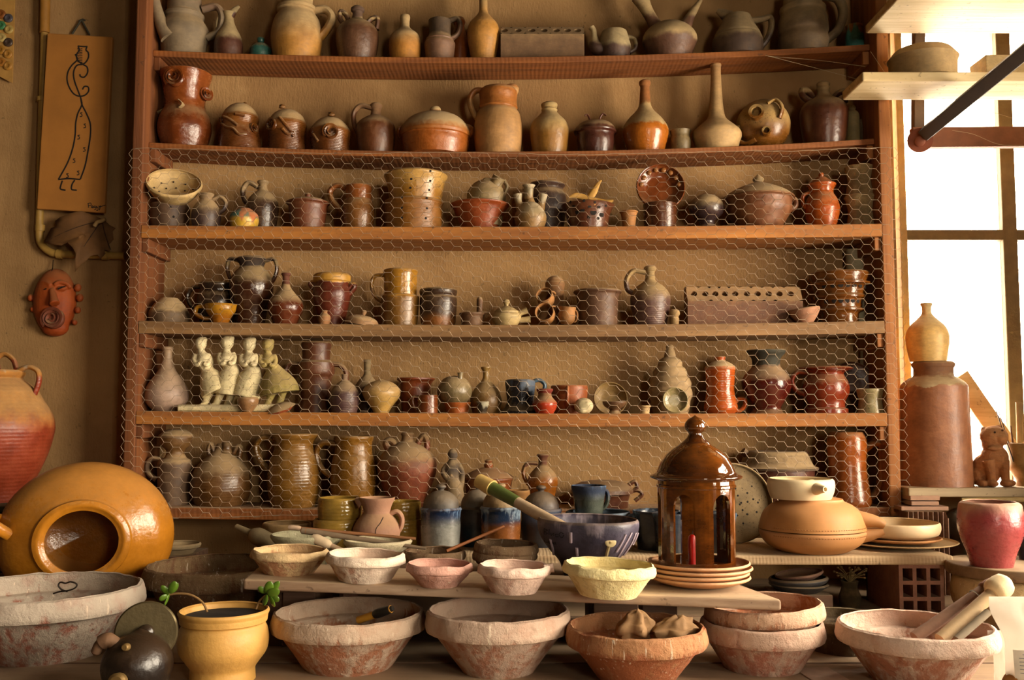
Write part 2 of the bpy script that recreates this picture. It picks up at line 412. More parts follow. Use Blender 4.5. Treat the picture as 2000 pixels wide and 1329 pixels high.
# window in the right wall (beside the viewer): frame and panes
for _k, (y0, y1) in enumerate(WRS):
    win2 = structure(empty(('window_2', 'window_4')[_k], (X_R + .1, y0, WR_Z0)))
    for y in (y0, (y0 + y1) / 2 - .03, y1 - .06): rel(box_obj('mullion', (X_R + .06, y, WR_Z0), (X_R + .10, y + .06, WR_Z1), M_FRAME), win2)
    for z in (WR_Z0, WR_Z0 + .46, WR_Z0 + .92, WR_Z1 - .05): rel(box_obj('glazing_bar', (X_R + .06, y0, z), (X_R + .10, y1, z + .05), M_FRAME), win2)
    rel(box_obj('pane', (X_R + .078, y0, WR_Z0), (X_R + .082, y1, WR_Z1), M_GLASS, bevel=0), win2)
win3 = structure(empty('window_3', (WF_X0, Y_F - .1, WF_Z0)))
for x in (WF_X0, (WF_X0 + WF_X1) / 2 - .03, WF_X1 - .06): rel(box_obj('mullion', (x, Y_F - .10, WF_Z0), (x + .06, Y_F - .06, WF_Z1), M_FRAME), win3)
for z in (WF_Z0, WF_Z0 + .46, WF_Z0 + .92, WF_Z1 - .05): rel(box_obj('glazing_bar', (WF_X0, Y_F - .10, z), (WF_X1, Y_F - .06, z + .05), M_FRAME), win3)
rel(box_obj('pane', (WF_X0, Y_F - .082, WF_Z0), (WF_X1, Y_F - .078, WF_Z1), M_GLASS, bevel=0), win3)
# ---------------------------------------------------------------- workbench
wb = tag(empty('workbench', (0, -1.0, 0)), 'long worn wooden workbench covered with clay bowls in the foreground', 'workbench')
bw = [(-1.75, -1.36), (-1.35, -.92), (-.91, -.40), (-.39, .10), (.11, .235)]
for i, (y0, y1) in enumerate(bw): rel(box_obj('bench_plank', (-2.3, y0, TABLE - .04), (2.05, y1, TABLE), M_BENCH, bevel=.003), wb)
for x in (-2.15, 1.85):
    for y in (-1.65, .1): rel(box_obj('leg', (x, y, 0), (x + .08, y + .08, TABLE - .04), M_BENCH), wb)

# ---------------------------------------------------------------- shelf unit
su = tag(empty('wall_shelf_unit', (0, .1, TABLE)), 'wide wooden wall shelving of six long boards crowded with pottery', 'shelves')
PLX0, PLX1 = P(243, 810, 0).x, P(265, 810, 0).x; PRX0, PRX1 = P(1733, 810, 0).x, P(1756, 810, 0).x
rel(box_obj('side_panel', (PLX0, 0, TABLE), (PLX1, .232, 3.10), M_POST, bevel=.004), su)
M_POSTR = wood('865022', 'a86c34', 'Z', 1.2)
rel(box_obj('side_panel', (PRX0, 0, TABLE), (PRX1, .232, 3.10), M_POSTR, bevel=.004), su)
SHF = {1: ((285, 97), (1000, 111), (1715, 85), .06, 12, M_SHELF_A), 2: ((275, 277), (1000, 296), (1717, 270), .045, 11, M_SHELF_A), 3: ((268, 440), (1000, 443), (1725, 437), 0, 25, M_SHELF_B),
       4: ((268, 627), (1000, 635), (1726, 627), 0, 24, M_SHELF_C), 5: ((262, 803), (1000, 808), (1733, 807), 0, 26, M_SHELF_B), 6: ((262, 990), (1000, 998), (1735, 992), 0, 22, M_SHELF_A)}
SZ = {}
def quad(p):
    (x0, z0), (x1, z1), (x2, z2) = p
    def f(x):
        return z0 * (x - x1) * (x - x2) / ((x0 - x1) * (x0 - x2)) + z1 * (x - x0) * (x - x2) / ((x1 - x0) * (x1 - x2)) + z2 * (x - x0) * (x - x1) / ((x2 - x0) * (x2 - x1))
    return f
for k, (a, b, c, yf, th, m) in SHF.items():
    pts = [P(*q, yf) for q in (a, b, c)]; fz = quad([(p.x, p.z) for p in pts]); SZ[k] = fz
    t = th * S(yf, b[1]); mb = MB(); n = 30; x0, x1 = PLX1 - .0, PRX0 + .0; v = []; f = []
    for i in range(n + 1):
        x = x0 + (x1 - x0) * i / n; z = fz(x); w_ = .0012 * noise.noise(Vector((x * 6, k, 0)))
        v += [(x, yf + w_, z - t), (x, yf + w_, z), (x, .232, z), (x, .232, z - t)]
    for i in range(n):
        for j in range(4):
            f.append((i * 4 + j, i * 4 + (j + 1) % 4, (i + 1) * 4 + (j + 1) % 4, (i + 1) * 4 + j))
    f += [(3, 2, 1, 0), (n * 4, n * 4 + 1, n * 4 + 2, n * 4 + 3)]
    mb.add(v, f); o = mb.build('shelf_board', m, loc=(0, .1, fz(0)), smooth=False); rel(o, su)
    bv = o.modifiers.new('bevel', 'BEVEL'); bv.width = .0025; bv.segments = 2; bv.limit_method = 'ANGLE'
    for (cx0, cx1, sg) in ((PLX1, PLX1 + .022, 0), (PRX0 - .022, PRX0, 1)):
        zt = fz(cx0) - t
        rel(box_obj('cleat', (cx0, yf + .01, zt - .045), (cx1, .225, zt), M_POSTR if sg else M_POST, bevel=.003), su)

# ---------------------------------------------------------------- vessels
class Info: pass
def supz(sup, x): return SZ[sup](x) if isinstance(sup, int) else (sup(x) if callable(sup) else sup)
SY = {1: .135, 2: .125, 3: .10, 4: .10, 5: .10, 6: .10}
def frustum_pts(prof, cx, Y): return [(P(cx, v, Y).z, hw * S(Y, v), sh) for v, hw, sh in parse(prof)]
def pot(kind, label, cat, cx, prof, sup, m, Y=None, hs=(), sp=(), lid=None, knob=None, lidm=None, hm=None, lump=0, tilt=0, pitch=0, wall=None, group=None, seg=40, opened=True, parts=False, flat=1.5, wob=0.004, floor=None, n=4):
    pr = parse(prof); vl, hl, _ = pr[-1]; vm = (pr[0][0] + vl) / 2
    if Y is None:
        if isinstance(sup, int): Y = SY[sup]
        else:
            x = 0
            for _ in range(5):
                q = PZ(cx, vl, supz(sup, x)); x = q.x
            Y = q.y + hl * S(q.y)
    bx = P(cx, vm, Y).x; zs = supz(sup, bx); base = Vector((bx, Y, zs))
    q = frustum_pts(prof, cx, Y); zt, zl = q[0][0], q[-1][0]; rim_old = zt
    if zt > ZC + .05 and opened and q[0][1] > .012:      # seen from below: the near side of the rim is what stands highest
        zc_ = P(cx, pr[0][0], Y - q[0][1]).z; kq = (zc_ - zs) / (zt - zs); q = [(zs + (z - zs) * kq, r, s) for z, r, s in q]; zt, zl = q[0][0], q[-1][0]
    rim_new = zt
    if zl > zs or zt <= zs + .002: zmap = lambda z: z
    else:
        kf = (zt - zs) / (zt - zl); zmap = lambda z: zt - (zt - z) * kf
    pts = [(zmap(z) - zs, r, s) for z, r, s in q]; pts[-1] = (0.0, pts[-1][1], False)
    sm = smooth_profile(pts, n); rmax = max(r for z, r in sm)
    t = wall if wall else max(.0022, min(.006, rmax * .07))
    sd = (hash((cx, vl)) % 97) * 1.0
    mb = lathe(vessel(sm, t, opened, floor), seg, lump=lump, seed=sd, wob=wob)
    I = Info(); I.base = base; I.Y = Y; I.zmap = zmap; I.prof = sm; I.top = base.z + sm[0][0]; I.t = t
    multi = parts or hs or sp or lid or knob
    if multi:
        root = empty(kind, base); I.body = mesh_obj('body', mb.v, mb.f, m, root)
    else: root = I.body = mesh_obj(kind, mb.v, mb.f, m, None, base)
    I.root = root
    for h in hs:
        o = tube_px(h[0], Y, h[1], zmap=zmap, base=base, flat=flat if len(h) < 3 else h[2], seg=12)
        mesh_obj('handle', o.v, o.f, hm or m, root)
    for h in sp:
        o = tube_px(h[0], Y, h[1], zmap=zmap, base=base, hollow=.72, seg=18)
        mesh_obj('spout', o.v, o.f, m, root)
    if lid and rim_new < rim_old - 1e-4:
        lt = max(frustum_pts(x, cx, Y)[0][0] for x in (lid, knob) if x); lk = (lt - rim_new) / (lt - rim_old); lmap = lambda z: lt - (lt - z) * lk
    else: lmap = zmap
    def ring(nm, pf, mt, par):
        qq = [(lmap(z) - zs, r, s) for z, r, s in frustum_pts(pf, cx, Y)]
        o = lathe(vessel(smooth_profile(qq, n), t, False), seg, wob=wob, seed=sd); return mesh_obj(nm, o.v, o.f, mt, par)
    if lid:
        I.lid = ring('lid', lid, lidm or m, root)
        if knob: ring('knob', knob, lidm or m, I.lid)
    elif knob: ring('knob', knob, lidm or m, root)
    if tilt: root.rotation_euler.y = math.radians(tilt)
    if pitch: root.rotation_euler.x = math.radians(pitch)
    tag(root, label, cat, group); return I
def rad_at(I, zl):
    pr = I.prof
    for (z0, r0), (z1, r1) in zip(pr, pr[1:]):
        if z1 <= zl <= z0: return r0 + (r1 - r0) * ((z0 - zl) / max(z0 - z1, 1e-9))
    return pr[0][1] if zl > pr[0][0] else pr[-1][1]
def surf(I, u, v, out=0.0):                     # point on the visible side of a vessel, local to it
    for _ in range(1):
        z = I.zmap(P(u, v, I.Y).z) - I.base.z; R = rad_at(I, z); dx = P(u, v, I.Y).x - I.base.x
        dx = max(-R * .98, min(R * .98, dx)); d = Vector((dx, -math.sqrt(max(R * R - dx * dx, 1e-8)), 0))
    nrm = d.normalized(); return d + nrm * out + Vector((0, 0, z)), nrm
def part(I, name, mb, m, parent=None, **kw): return mesh_obj(name, mb.v, mb.f, m, parent or I.root, **kw)
def rose(mb, c, nrm, r, turns=3.0):
    nrm = Vector(nrm).normalized(); e1 = nrm.orthogonal().normalized(); e2 = nrm.cross(e1); v = []; f = []; N = 54
    for i in range(N + 1):
        t = i / N; th = t * turns * 2 * math.pi; rr = r * (.10 + .78 * t); sc = .75 + .25 * abs(math.sin(th * 1.25))
        dr = e1 * math.cos(th) + e2 * math.sin(th)
        v += [Vector(c) + dr * rr * .72 - nrm * r * .25, Vector(c) + dr * rr * .95 + nrm * r * (.30 - .15 * t) * sc, Vector(c) + dr * (rr * 1.12 + r * .05 * sc) + nrm * r * (.55 - .45 * t) * sc,
              Vector(c) + dr * (rr * 1.05 + r * .02) + nrm * r * (.50 - .45 * t) * sc, Vector(c) + dr * rr * .84 + nrm * r * (.25 - .15 * t) * sc]
    for i in range(N):
        for j in range(4): f.append((i * 5 + j, i * 5 + j + 1, i * 5 + j + 6, i * 5 + j + 5))
    mb.add(v, f)
    rot = Vector((0, 0, 1)).rotation_difference(nrm).to_matrix(); ellipsoid(mb, Vector(c) - nrm * r * .3, (r * .85, r * .85, r * .4), rot); return mb
def holes(I, pts, m=None, r=2.4):
    mb = MB()
    for p in pts:
        q, nn = surf(I, p[0], p[1], .0004); rr = (p[2] if len(p) > 2 else r) * S(I.Y)
        rot = Vector((0, 0, 1)).rotation_difference(nn).to_matrix(); ellipsoid(mb, q, (rr, rr, .0006), rot, 12, 4)
    return part(I, 'drain_holes', mb, m or plain('hole_dark', '1a120c', .95))
def strokes(I, lst, r, m, name='handwriting', each=False):
    if each:
        for s in lst: strokes(I, [s], r, m, name)
        return
    mb = MB()
    for s in lst:
        q = [surf(I, u, v, .0003) for u, v in cr(upts(s), 5)]
        tube_mesh(mb, [a for a, b in q], r * S(I.Y), 6)
    return part(I, name, mb, m)
def blob(name, mb, m, parent=None, loc=(0,0,0), vox=.004, smooth=3):
    o = mesh_obj(name, mb.v, mb.f, m, parent, loc, smooth=True)
    k = o.modifiers.new('remesh', 'REMESH'); k.mode = 'VOXEL'; k.voxel_size = vox; k.use_smooth_shade = True
    if smooth:
        k = o.modifiers.new('smooth', 'SMOOTH'); k.iterations = smooth; k.factor = .5
    return o
# ---------------------------------------------------------------- glaze palette
TAN = C('a98d62', r=.8, d=.25); GREYTAN = C('8d7a5d', 'a08a66', .5, .2, r=.75, d=.3)
BROWN = C('6b3a20', r=.3, d=.5); BROWN2 = C('7a4224', '9c7a50', .72, .08, r=.3, d=.4)
ORANGE = C('b2601f', r=.22, d=.35); HONEY = C('a8702c', 'b78b4c', .5, .3, r=.3, d=.25); MAROON = C('5c2a1e', r=.22, d=.35)
BLACK = C('2a1a12', r=.12, d=.2); REDB = C('8a3a1c', r=.25, d=.4); TERRA = C('a9502a', r=.5, d=.35); DARK = C('47301f', r=.4, d=.45)
FLINT = C('5a4334', '9a8058', .45, .06, r=.45, d=.35)
# ---------------------------------------------------------------- top shelf
pot('coffee_pot', 'grey-brown coffee pot with tall neck and long spout at left end of top shelf', 'pot', 360, '-40,30 0,32 19,34 22,38! 27,38! 31,36 50,46 64,48 82,44 97,40', 1, C('74634c', '785a48', .8, .1, r=.7, d=.25),
    hs=[('396,18 424,14 434,32 428,62 404,74', 7)], sp=[('330,74,-34,17 316,48,-36,13 306,15,-38,10 298,-25,-40,8', 10)])
I = pot('oil_cruet', 'small cruet jug with pointed lip beside the coffee pot on top shelf', 'jug', 447, '20,12 32,9 48,13 68,23 84,27 99,27', 1, C('4f2a22', 'a08a62', .42, .04, r=.35, d=.2),
    hs=[('443,30 428,34 424,58 430,80', 4)], sp=[('449,32,0,9 458,20,0,6 467,12,0,3', 5)])
pot('trinket_jar', 'tiny teal glazed jar with lid beside large cream jug', 'jar', 509, '87,20 92,21 103,19', 1, C('2f5a50', r=.2, d=.2, speck='6fa79a'), lid='80,0 82,12 87,20', knob='72,0 74,7 79,6 81,3')
pot('cream_jug', 'large cream stoneware jug with rust stain and right handle on top shelf', 'jug', 580, '-25,30 4,32 7,39! 13,39! 16,35 32,43 60,49 80,49 105,43', 1, C('a8752f', 'ad9064', .38, .1, r=.55, d=.2), hs=[('610,20 636,19 648,33 641,54 624,74', 8)])
pot('lug_bottle', 'brown bottle with two small lug ears and stepped neck on top shelf', 'bottle', 698, '10,10 13,13 18,13 21,10 34,11! 40,20 48,32 60,40 82,41 107,34', 1, C('5d3a2c', '9c8257', .66, .03, r=.3, d=.15, top2='5a4232', split2=.8),
    hs=[('676,52 664,36 666,23 675,28 683,46', 5), ('716,46 728,36 737,36 736,58', 5)])
pot('tan_bottle', 'small tan bottle with an orange flash on its side, top shelf', 'bottle', 791, '27,9 31,10 38,9 50,9 56,14 66,26 76,30 92,31 109,28', 1, C('b0702c', 'a58a60', .48, .15, r=.6, d=.2))
pot('collared_tankard', 'brown tankard with dark collar and looped handle on top shelf', 'tankard', 859, '32,22 35,22 60,21 69,24 74,28! 77,27 81,30 96,29 109,26', 1, C('7c5a44', '4c3a28', .62, .03, r=.5, d=.3), hs=[('876,41 893,37 899,50 893,68 878,77', 5)])
pot('orange_ewer', 'orange glazed ewer half hidden behind long-necked bottle on top shelf', 'jug', 897, '32,9 40,12 48,10 70,15 90,17 109,13', 1, C('9a4a1c', r=.25), Y=.195)
pot('long_neck_bottle', 'ochre bottle with a long dark neck in middle of top shelf', 'bottle', 944, '-25,8 4,8 22,9 31,15 45,27 58,31 76,31 92,28 109,22', 1, C('b7813a', 'a08252', .72, .1, r=.45, d=.15))
def holed_block(name, label, u0, u1, v0, v1, vs, sup, Y, hl, m, dpx=40, r=6.5, tl=0):
    a = P(u0, vs, Y); b = P(u1, vs, Y); L = b.x - a.x; sc = S(Y); zs = supz(sup, (a.x + b.x) / 2)
    H = P(u0, v0, Y).z - zs; h1 = P(u0, vs, Y).z - zs; D = dpx * sc; sl = D * .45; root = empty(name, ((a.x + b.x) / 2, Y, zs))
    mb = MB(); x0 = -L / 2; x1 = L / 2
    # front, back, top, ends
    V = [(x0, 0, 0), (x1, 0, 0), (x1, 0, h1), (x0, 0, h1), (x0, sl, H), (x1, sl, H), (x1, D, H), (x0, D, H), (x0, D, 0), (x1, D, 0)]
    mb.add(V, [(0, 1, 2, 3), (4, 5, 6, 7), (7, 6, 9, 8), (0, 3, 4, 7, 8), (1, 9, 6, 5, 2), (0, 8, 9, 1)])
    # sloping face with real round holes
    e = Vector((0, sl, H - h1)); n = Vector((0, -(H - h1), sl)).normalized(); o0 = Vector((x0, 0, h1)); us = [x0] ; xs = []
    for u in hl: xs.append(P(u, vs, Y).x - (a.x + b.x) / 2)
    edges = [x0] + [(p + q) / 2 for p, q in zip(xs, xs[1:])] + [x1]
    K = 20; rr = min(r * sc, e.length * .42)
    for i, xc in enumerate(xs):
        l, rgt = edges[i], edges[i + 1]; cen = Vector((xc, 0, h1)) + e * .5; eu = e.normalized(); v = []; f = []
        for k in range(K):
            t = 2 * math.pi * k / K; cx_, cy_ = math.cos(t), math.sin(t)
            v.append(cen + Vector((1, 0, 0)) * cx_ * rr + eu * cy_ * rr)
        for k in range(K):
            t = 2 * math.pi * k / K; cx_, cy_ = math.cos(t), math.sin(t)
            hx = (rgt - xc) if cx_ > 0 else (xc - l); s_ = min(hx / max(abs(cx_), 1e-6), e.length * .5 / max(abs(cy_), 1e-6))
            v.append(cen + Vector((1, 0, 0)) * cx_ * s_ + eu * cy_ * s_)
        for k in range(K): v.append(v[k] - n * rr * 2.2)
        for k in range(K):
            j = (k + 1) % K; f += [(k, j, K + j, K + k), (k, 2 * K + k, 2 * K + j, j)]
        f.append(tuple(range(2 * K, 3 * K))); mb.add(v, f)
    mesh_obj('body', mb.v, mb.f, m, root, smooth=False)
    if tl: root.rotation_euler.y = math.radians(tl)
    tag(root, label, 'candle stand'); return root
holed_block('perforated_stand', 'long clay block with seven round holes on top shelf', 978, 1141, 46, 108, 66, 1, .10, (985, 1012, 1039, 1063, 1087, 1109, 1129), C('7a5c40', '8d6f4c', .6, .2, r=.8, d=.2), 40, 7)
pot('creamer', 'small two-tone creamer with side spout cup and dark handle on top shelf', 'creamer', 1200, '53,24 56,25 72,29 88,32 104,27', 1, C('4a3228', 'a08c66', .45, .04, r=.5, d=.25), hs=[('1226,72 1239,76 1241,94 1230,103', 4)],
    sp=[('1180,98,-6,14 1164,92,-6,14 1160,72,-6,7 1159,60,-6,6 1155,53,-6,6', 8)])
pot('twin_spout_bottle', 'round tan bottle with flared neck and long pouring spout on top shelf', 'bottle', 1308, '41,0 44,14 50,30 60,44 72,52 82,53 92,49 101,40', 1, C('5f3a2c', 'a3895f', .48, .04, r=.5, d=.2), opened=False,
    sp=[('1288,62,0,16 1272,36,0,12 1260,14,0,13 1250,-6,0,18', 12), ('1335,58,0,16 1346,36,0,10 1358,16,0,7 1369,0,0,4', 8)])
pot('squat_pitcher', 'squat grey pitcher with angular handle and banded body on top shelf', 'pitcher', 1440, '22,26 28,28 40,33 58,42! 62,44! 66,44! 70,47 82,49 96,47', 1, C('4c382a', '86714f', .42, .04, r=.5, d=.25), hs=[('1466,40 1486,38 1504,35 1506,56 1496,80 1486,92', 6)],
    sp=[('1424,34,0,14 1410,26,0,9 1400,21,0,4', 8)])
pot('barrel_jug', 'big dark barrel jug with broad handle at right of top shelf', 'jug', 1568, '-25,36 2,39 5,44! 12,44! 16,42 32,46 58,48 62,46 78,48 90,44', 1, C('7a6448', '98825c', .5, .2, r=.5, d=.25), hs=[('1606,-8 1634,-4 1646,20 1638,56 1612,80', 9)])
pot('drip_cup', 'tiny teal and orange drip-glazed cup at right end of top shelf', 'cup', 1669, '44,17 52,15 62,17 72,18 81,18', 1, C('3a7a70', '5aa090', .5, .2, r=.25, d=.2, drip='a8712f', damt=.55))

# ---------------------------------------------------------------- second shelf
I = pot('rose_vase', 'tall glossy brown vase with modelled roses at left of second shelf', 'vase', 362, '128,50 134,49 150,44 172,40 192,37 206,39 222,46 242,50 258,49 276,40', 2, C('662c10', '7c3a16', .5, .2, r=.14, d=.25), parts=True, wob=.07)
for (u, v, r, nm) in ((357, 166, 22, 'rose'), (408, 186, 16, 'rose')):
    c, nn = surf(I, u, v, .006); part(I, nm, rose(MB(), c, (nn + Vector((0, -.6, .1))), r * S(I.Y)), I.body.data.materials[0])
for s in ('322,212 300,222,-4 282,214,-8', '350,196,-45 358,204,-50 352,210,-46'):
    o = tube_px(s, I.Y, 5, base=I.base, flat=.3); part(I, 'leaf', o, TAN)
RP = C('5c2e12', '7a441c', .6, .2, r=.18, d=.3, rib=60)
def rosepot(label, cx, prof, lid, knob, roses, stems=()):
    I = pot('rose_jar', label, 'jar', cx, prof, 2, RP, lid=lid, lidm=C('9a7a4e', r=.7, d=.4), group='lidded jars with modelled roses')
    k = rose(MB(), P(*knob[:2], I.Y) - I.base, (0, -.4, 1), knob[2] * S(I.Y)); part(I, 'rose_knob', k, C('7a4a24', r=.3), I.lid)
    for (u, v, r) in roses:
        c, nn = surf(I, u, v, .004); part(I, 'rose', rose(MB(), c, nn, r * S(I.Y)), RP)
    for s in stems:
        q = [surf(I, a, b, .002)[0] for a, b in cr(upts(s), 4)]; part(I, 'stem', tube_mesh(MB(), q, 3.0 * S(I.Y), 8), RP)
rosepot('dark lidded jar draped with modelled leaves and a rose, left of the rose jars', 469, '216,34 222,36 238,34 258,38 287,42', '201,0 204,16 210,28 216,34', (478, 202, 6), [(500, 255, 12), (437, 238, 8)], ('438,246 452,258 466,262 478,274 490,272', '446,236 460,244 474,256', '470,234 486,236'))
rosepot('amber lidded jar with one rose on its left side, middle of the rose jars', 561, '229,36 236,38 258,36 288,36', '213,0 216,17 222,30 229,36', (551, 207, 8), [(538, 252, 15)], ('560,262 570,272 580,268', '555,240 575,266 580,276'))
rosepot('amber lidded jar with large rose low on its front, right of rose jars', 645, '243,38 249,40 270,38 290,36', '229,0 232,20 238,32 243,38', (647, 222, 9), [(653, 268, 17)], ('618,270 628,286',))
pot('handled_flask', 'brown salt-glazed flask with arched left handle on second shelf', 'flask', 734, '200,9 203,12 209,11 213,9 224,11! 229,21 242,36 268,38 292,32', 2, C('5e3018', '7d5a3a', .75, .08, r=.3, d=.3), hs=[('729,212 704,207 691,222 692,242 700,262', 5)])
pot('casserole', 'wide orange-brown lidded casserole with round knob on second shelf', 'casserole', 850, '247,69 251,69! 253,67 272,66 293,60', 2, C('9a4f1e', r=.22, d=.35), hs=[('790,250 780,254 784,268 796,272', 6), ('910,248 920,252 916,264 906,268', 6)], lid='217,10 219,30 225,50 236,65 245,70! 248,69', knob='208,0 209,8 213,11 217,7', lidm=C('a05a26', 'b39868', .35, .1, r=.4, d=.6), seg=56)
pot('tall_jug', 'tall buff jug with pulled left handle standing on second shelf', 'jug', 973, '164,33 170,37 190,36 203,38! 206,36 216,42 235,46 265,47 298,43', 2, C('a97d4a', 'a5602f', .68, .02, r=.55, d=.2, toprough=.4), hs=[('952,181 930,177 918,194 926,224 944,242', 6)], sp=[('998,178,0,16 1006,172,0,11 1010,169,0,6', 8)], seg=48)
pot('shouldered_bottle', 'ochre bottle with double-ringed neck in middle of second shelf', 'bottle', 1073, '198,14 200,16 206,15 208,13 211,16 215,15 222,20 236,33 250,38 270,37 292,32', 2, C('8c6024', 'a58a58', .5, .15, r=.3, d=.2))
I = pot('hooked_pot', 'small maroon lidded pot with two curled hooks on second shelf', 'pot', 1163, '246,42 249,41! 253,37 270,37 292,32', 2, C('46201a', r=.2, d=.3), lid='238,0 239,26 243,38 246,40')
for s in ('1153,241 1151,230 1147,224 1142,226', '1171,241 1172,230 1178,222 1184,226'):
    part(I, 'hook', tube_px(s, I.Y, 2.2, base=I.base), MAROON, I.lid)
pot('orange_base_bottle', 'long-necked bottle glazed shiny orange below a dusty shoulder, second shelf', 'bottle', 1260, '155,8 157,11 163,11 167,9 182,10 205,12 216,18 232,33 250,44 262,45 276,42 291,34', 2, C('a5581a', 'a98c5c', .36, .015, r=.12, d=.15, top2='8a4f22', split2=.68))
pot('small_beaker', 'small mottled grey beaker beside orange-bottomed bottle on second shelf', 'beaker', 1329, '250,21 253,20 262,18 272,20 288,18', 2, C('7c6844', r=.4, d=.3, speck='4a3820'))
pot('stem_neck_bottle', 'buff bottle with very tall straight neck on second shelf', 'bottle', 1399, '121,10 125,11 128,10 170,11 212,14 230,18 243,31 256,45 265,48 276,45 288,38', 2, C('b08e5e', 'a98050', .8, .3, r=.7, d=.1))
# round jug lying with its mouth to the viewer
def lying_jug():
    Y = .125; c = P(1493, 233, Y); zs = SZ[2](c.x); R = 52 * S(Y, 233); c.z = zs + R; c.y = .24 - R - .005
    m = C('7e4a1c', 'a8854c', .45, .15, r=.16, d=.2, speck='4a3018'); root = empty('round_jug', c)
    mb = MB(); ellipsoid(mb, (0, 0, 0), (R, R, R), None, 40, 24); mesh_obj('body', mb.v, mb.f, m, root)
    def on(u, v):
        p = P(u, v, c.y - R * .9) - c; k = min((p.x ** 2 + p.z ** 2) / R ** 2, .95); return Vector((p.x, -R * math.sqrt(1 - k), p.z))
    a = on(1478, 222); n = (a.normalized() + Vector((0, -.6, 0))).normalized()
    for (q, r) in ((a, 15), (on(1499, 260), 9)):
        q = q * .96; mb = tube_mesh(MB(), [q, q + n * .02, q + n * .026], [r * S(Y) * .9, r * S(Y) * .9, r * S(Y)], 24, hollow=.66); mesh_obj('mouth', mb.v, mb.f, m, root)
    for s in ((1450, 236, 1452, 256, 1468, 268, 1480, 268), (1500, 200, 1514, 198, 1524, 214, 1522, 232)):
        q = [on(s[i], s[i + 1]) for i in range(0, 8, 2)]; q[1] *= 1.14; q[2] *= 1.14
        mb = tube_mesh(MB(), cr([tuple(x) for x in q], 5), .011, 12, .6); mesh_obj('handle', mb.v, mb.f, m, root)
    tag(root, 'round glossy jug lying on its side with mouth facing out, second shelf', 'jug')
lying_jug()
pot('eared_jug', 'dark red-brown jug with two ears and ringed neck, right of second shelf', 'jug', 1609, '158,11 161,13 166,12 170,13 174,12 184,14! 190,21 200,37 214,45 240,45 273,38', 2, C('52281a', '957a50', .66, .03, r=.2, d=.25),
    hs=[('1586,200 1568,188 1566,176 1576,178 1588,192', 6), ('1626,194 1638,182 1650,180 1650,200', 6)], seg=48)
pot('slim_flask', 'slim olive flask at right end of second shelf', 'flask', 1665, '207,6 212,7 215,6 222,12 242,13 270,13', 2, C('8c7a4e', r=.6, d=.3), Y=.15)
pot('stub_flask', 'short grey flask leaning in right corner of second shelf', 'flask', 1693, '230,8 236,11 250,14 268,14', 2, C('6a5840', r=.8, d=.4), Y=.17, tilt=-6)

# ---------------------------------------------------------------- third shelf (behind the wire)
I = pot('strainer_stand', 'dark perforated jar under the tilted cream colander on third shelf', 'jar', 331, '394,37 398,38 420,38 442,34', 3, C('4a3220', r=.5, d=.3), parts=True)
holes(I, [(322, 410), (345, 412), (324, 428), (350, 430)])
cb = I
c0 = P(336, 372, .085); I = Info()
root = empty('colander', (c0.x, c0.y, cb.top + .004)); R = 52 * S(.085, 370)
pf = smooth_profile([(.075, R, True), (.070, R * 1.02, False), (.055, R * .95, False), (.02, R * .68, False), (0, R * .42, False)])
mb = lathe(vessel(pf, .005), 44); mesh_obj('body', mb.v, mb.f, C('bfa06a', r=.6, d=.15), root)
hb = MB()
for a in range(10):
    for (rr, zz) in ((.62, .022), (.78, .038)):
        t = a * .628 + rr; ellipsoid(hb, (math.cos(t) * R * rr * .93, math.sin(t) * R * rr * .93, zz), (.003, .003, .003), None, 8, 5)
mesh_obj('drain_holes', hb.v, hb.f, plain('hole_dark', '1a120c', .95), root)
root.rotation_euler = (math.radians(40), math.radians(16), 0); root.location.z += .012; root.location.y += .02
tag(root, 'cream colander bowl tilted forward showing its holes, left of third shelf', 'colander')
pot('small_jug', 'small dark jug with round right handle beside cream colander', 'jug', 403, '376,14 380,15 388,13 396,19 408,26 422,28 441,25', 3, C('43302a', '8a7050', .5, .1, r=.4, d=.4), hs=[('416,390 430,385 441,396 438,408 428,416', 4)], Y=.06)
I = pot('marbled_pot', 'little round pot marbled yellow, teal and orange on third shelf', 'pot', 477, '406,13 409,17 418,26 430,28 440,24', 3, C('c49a34', '2f6a60', .5, .05, r=.2, d=.15, drip='b0643a', damt=.6), Y=.05)
pot('handled_bottle', 'dusty brown bottle jug with curled left handle on third shelf', 'jug', 513, '352,11 355,11 359,8 370,10 377,18 390,28 406,31 441,25', 3, C('3e2a1e', '8c7350', .62, .04, r=.15, d=.3), hs=[('504,366 486,357 475,370 478,392 490,402', 5)], Y=.12)
pot('lidded_crock', 'dark red lidded crock with small black knob, left half of third shelf', 'crock', 601, '387,42 390,42! 393,38 415,36 443,32', 3, C('6a3420', r=.35, d=.35), lid='383,0 384,30 387,38', knob='376,0 378,5 382,5 385,3')
pot('pitcher', 'brown glazed pitcher with big curved left handle on third shelf', 'pitcher', 700, '358,25 361,26 386,25! 389,27 402,31 422,32 443,27', 3, C('7a4a28', '8a4a26', .66, .02, r=.15, d=.25, toprough=.15), hs=[('682,372 660,363 645,374 650,394 670,414', 6)])
I1 = pot('perforated_crock', 'wide brown crock with drain holes, lower of two stacked on third shelf', 'crock', 808, '383,56 386,58! 390,56 415,56 443,55', 3, C('85501f', r=.3, d=.25, rib=70), parts=True, group='stacked perforated crocks', seg=56)
holes(I1, [(791, 398), (838, 398), (791, 417), (838, 417), (791, 436), (836, 436)])
I2 = pot('perforated_crock', 'speckled ochre crock with drain holes, upper of two stacked on third shelf', 'crock', 812, '328,60 331,62 338,60 350,56 383,50', I1.top, C('9a6a26', 'b58c4a', .5, .3, r=.2, d=.25, speck='5a3a18'), Y=I1.Y, parts=True, group='stacked perforated crocks', seg=56)
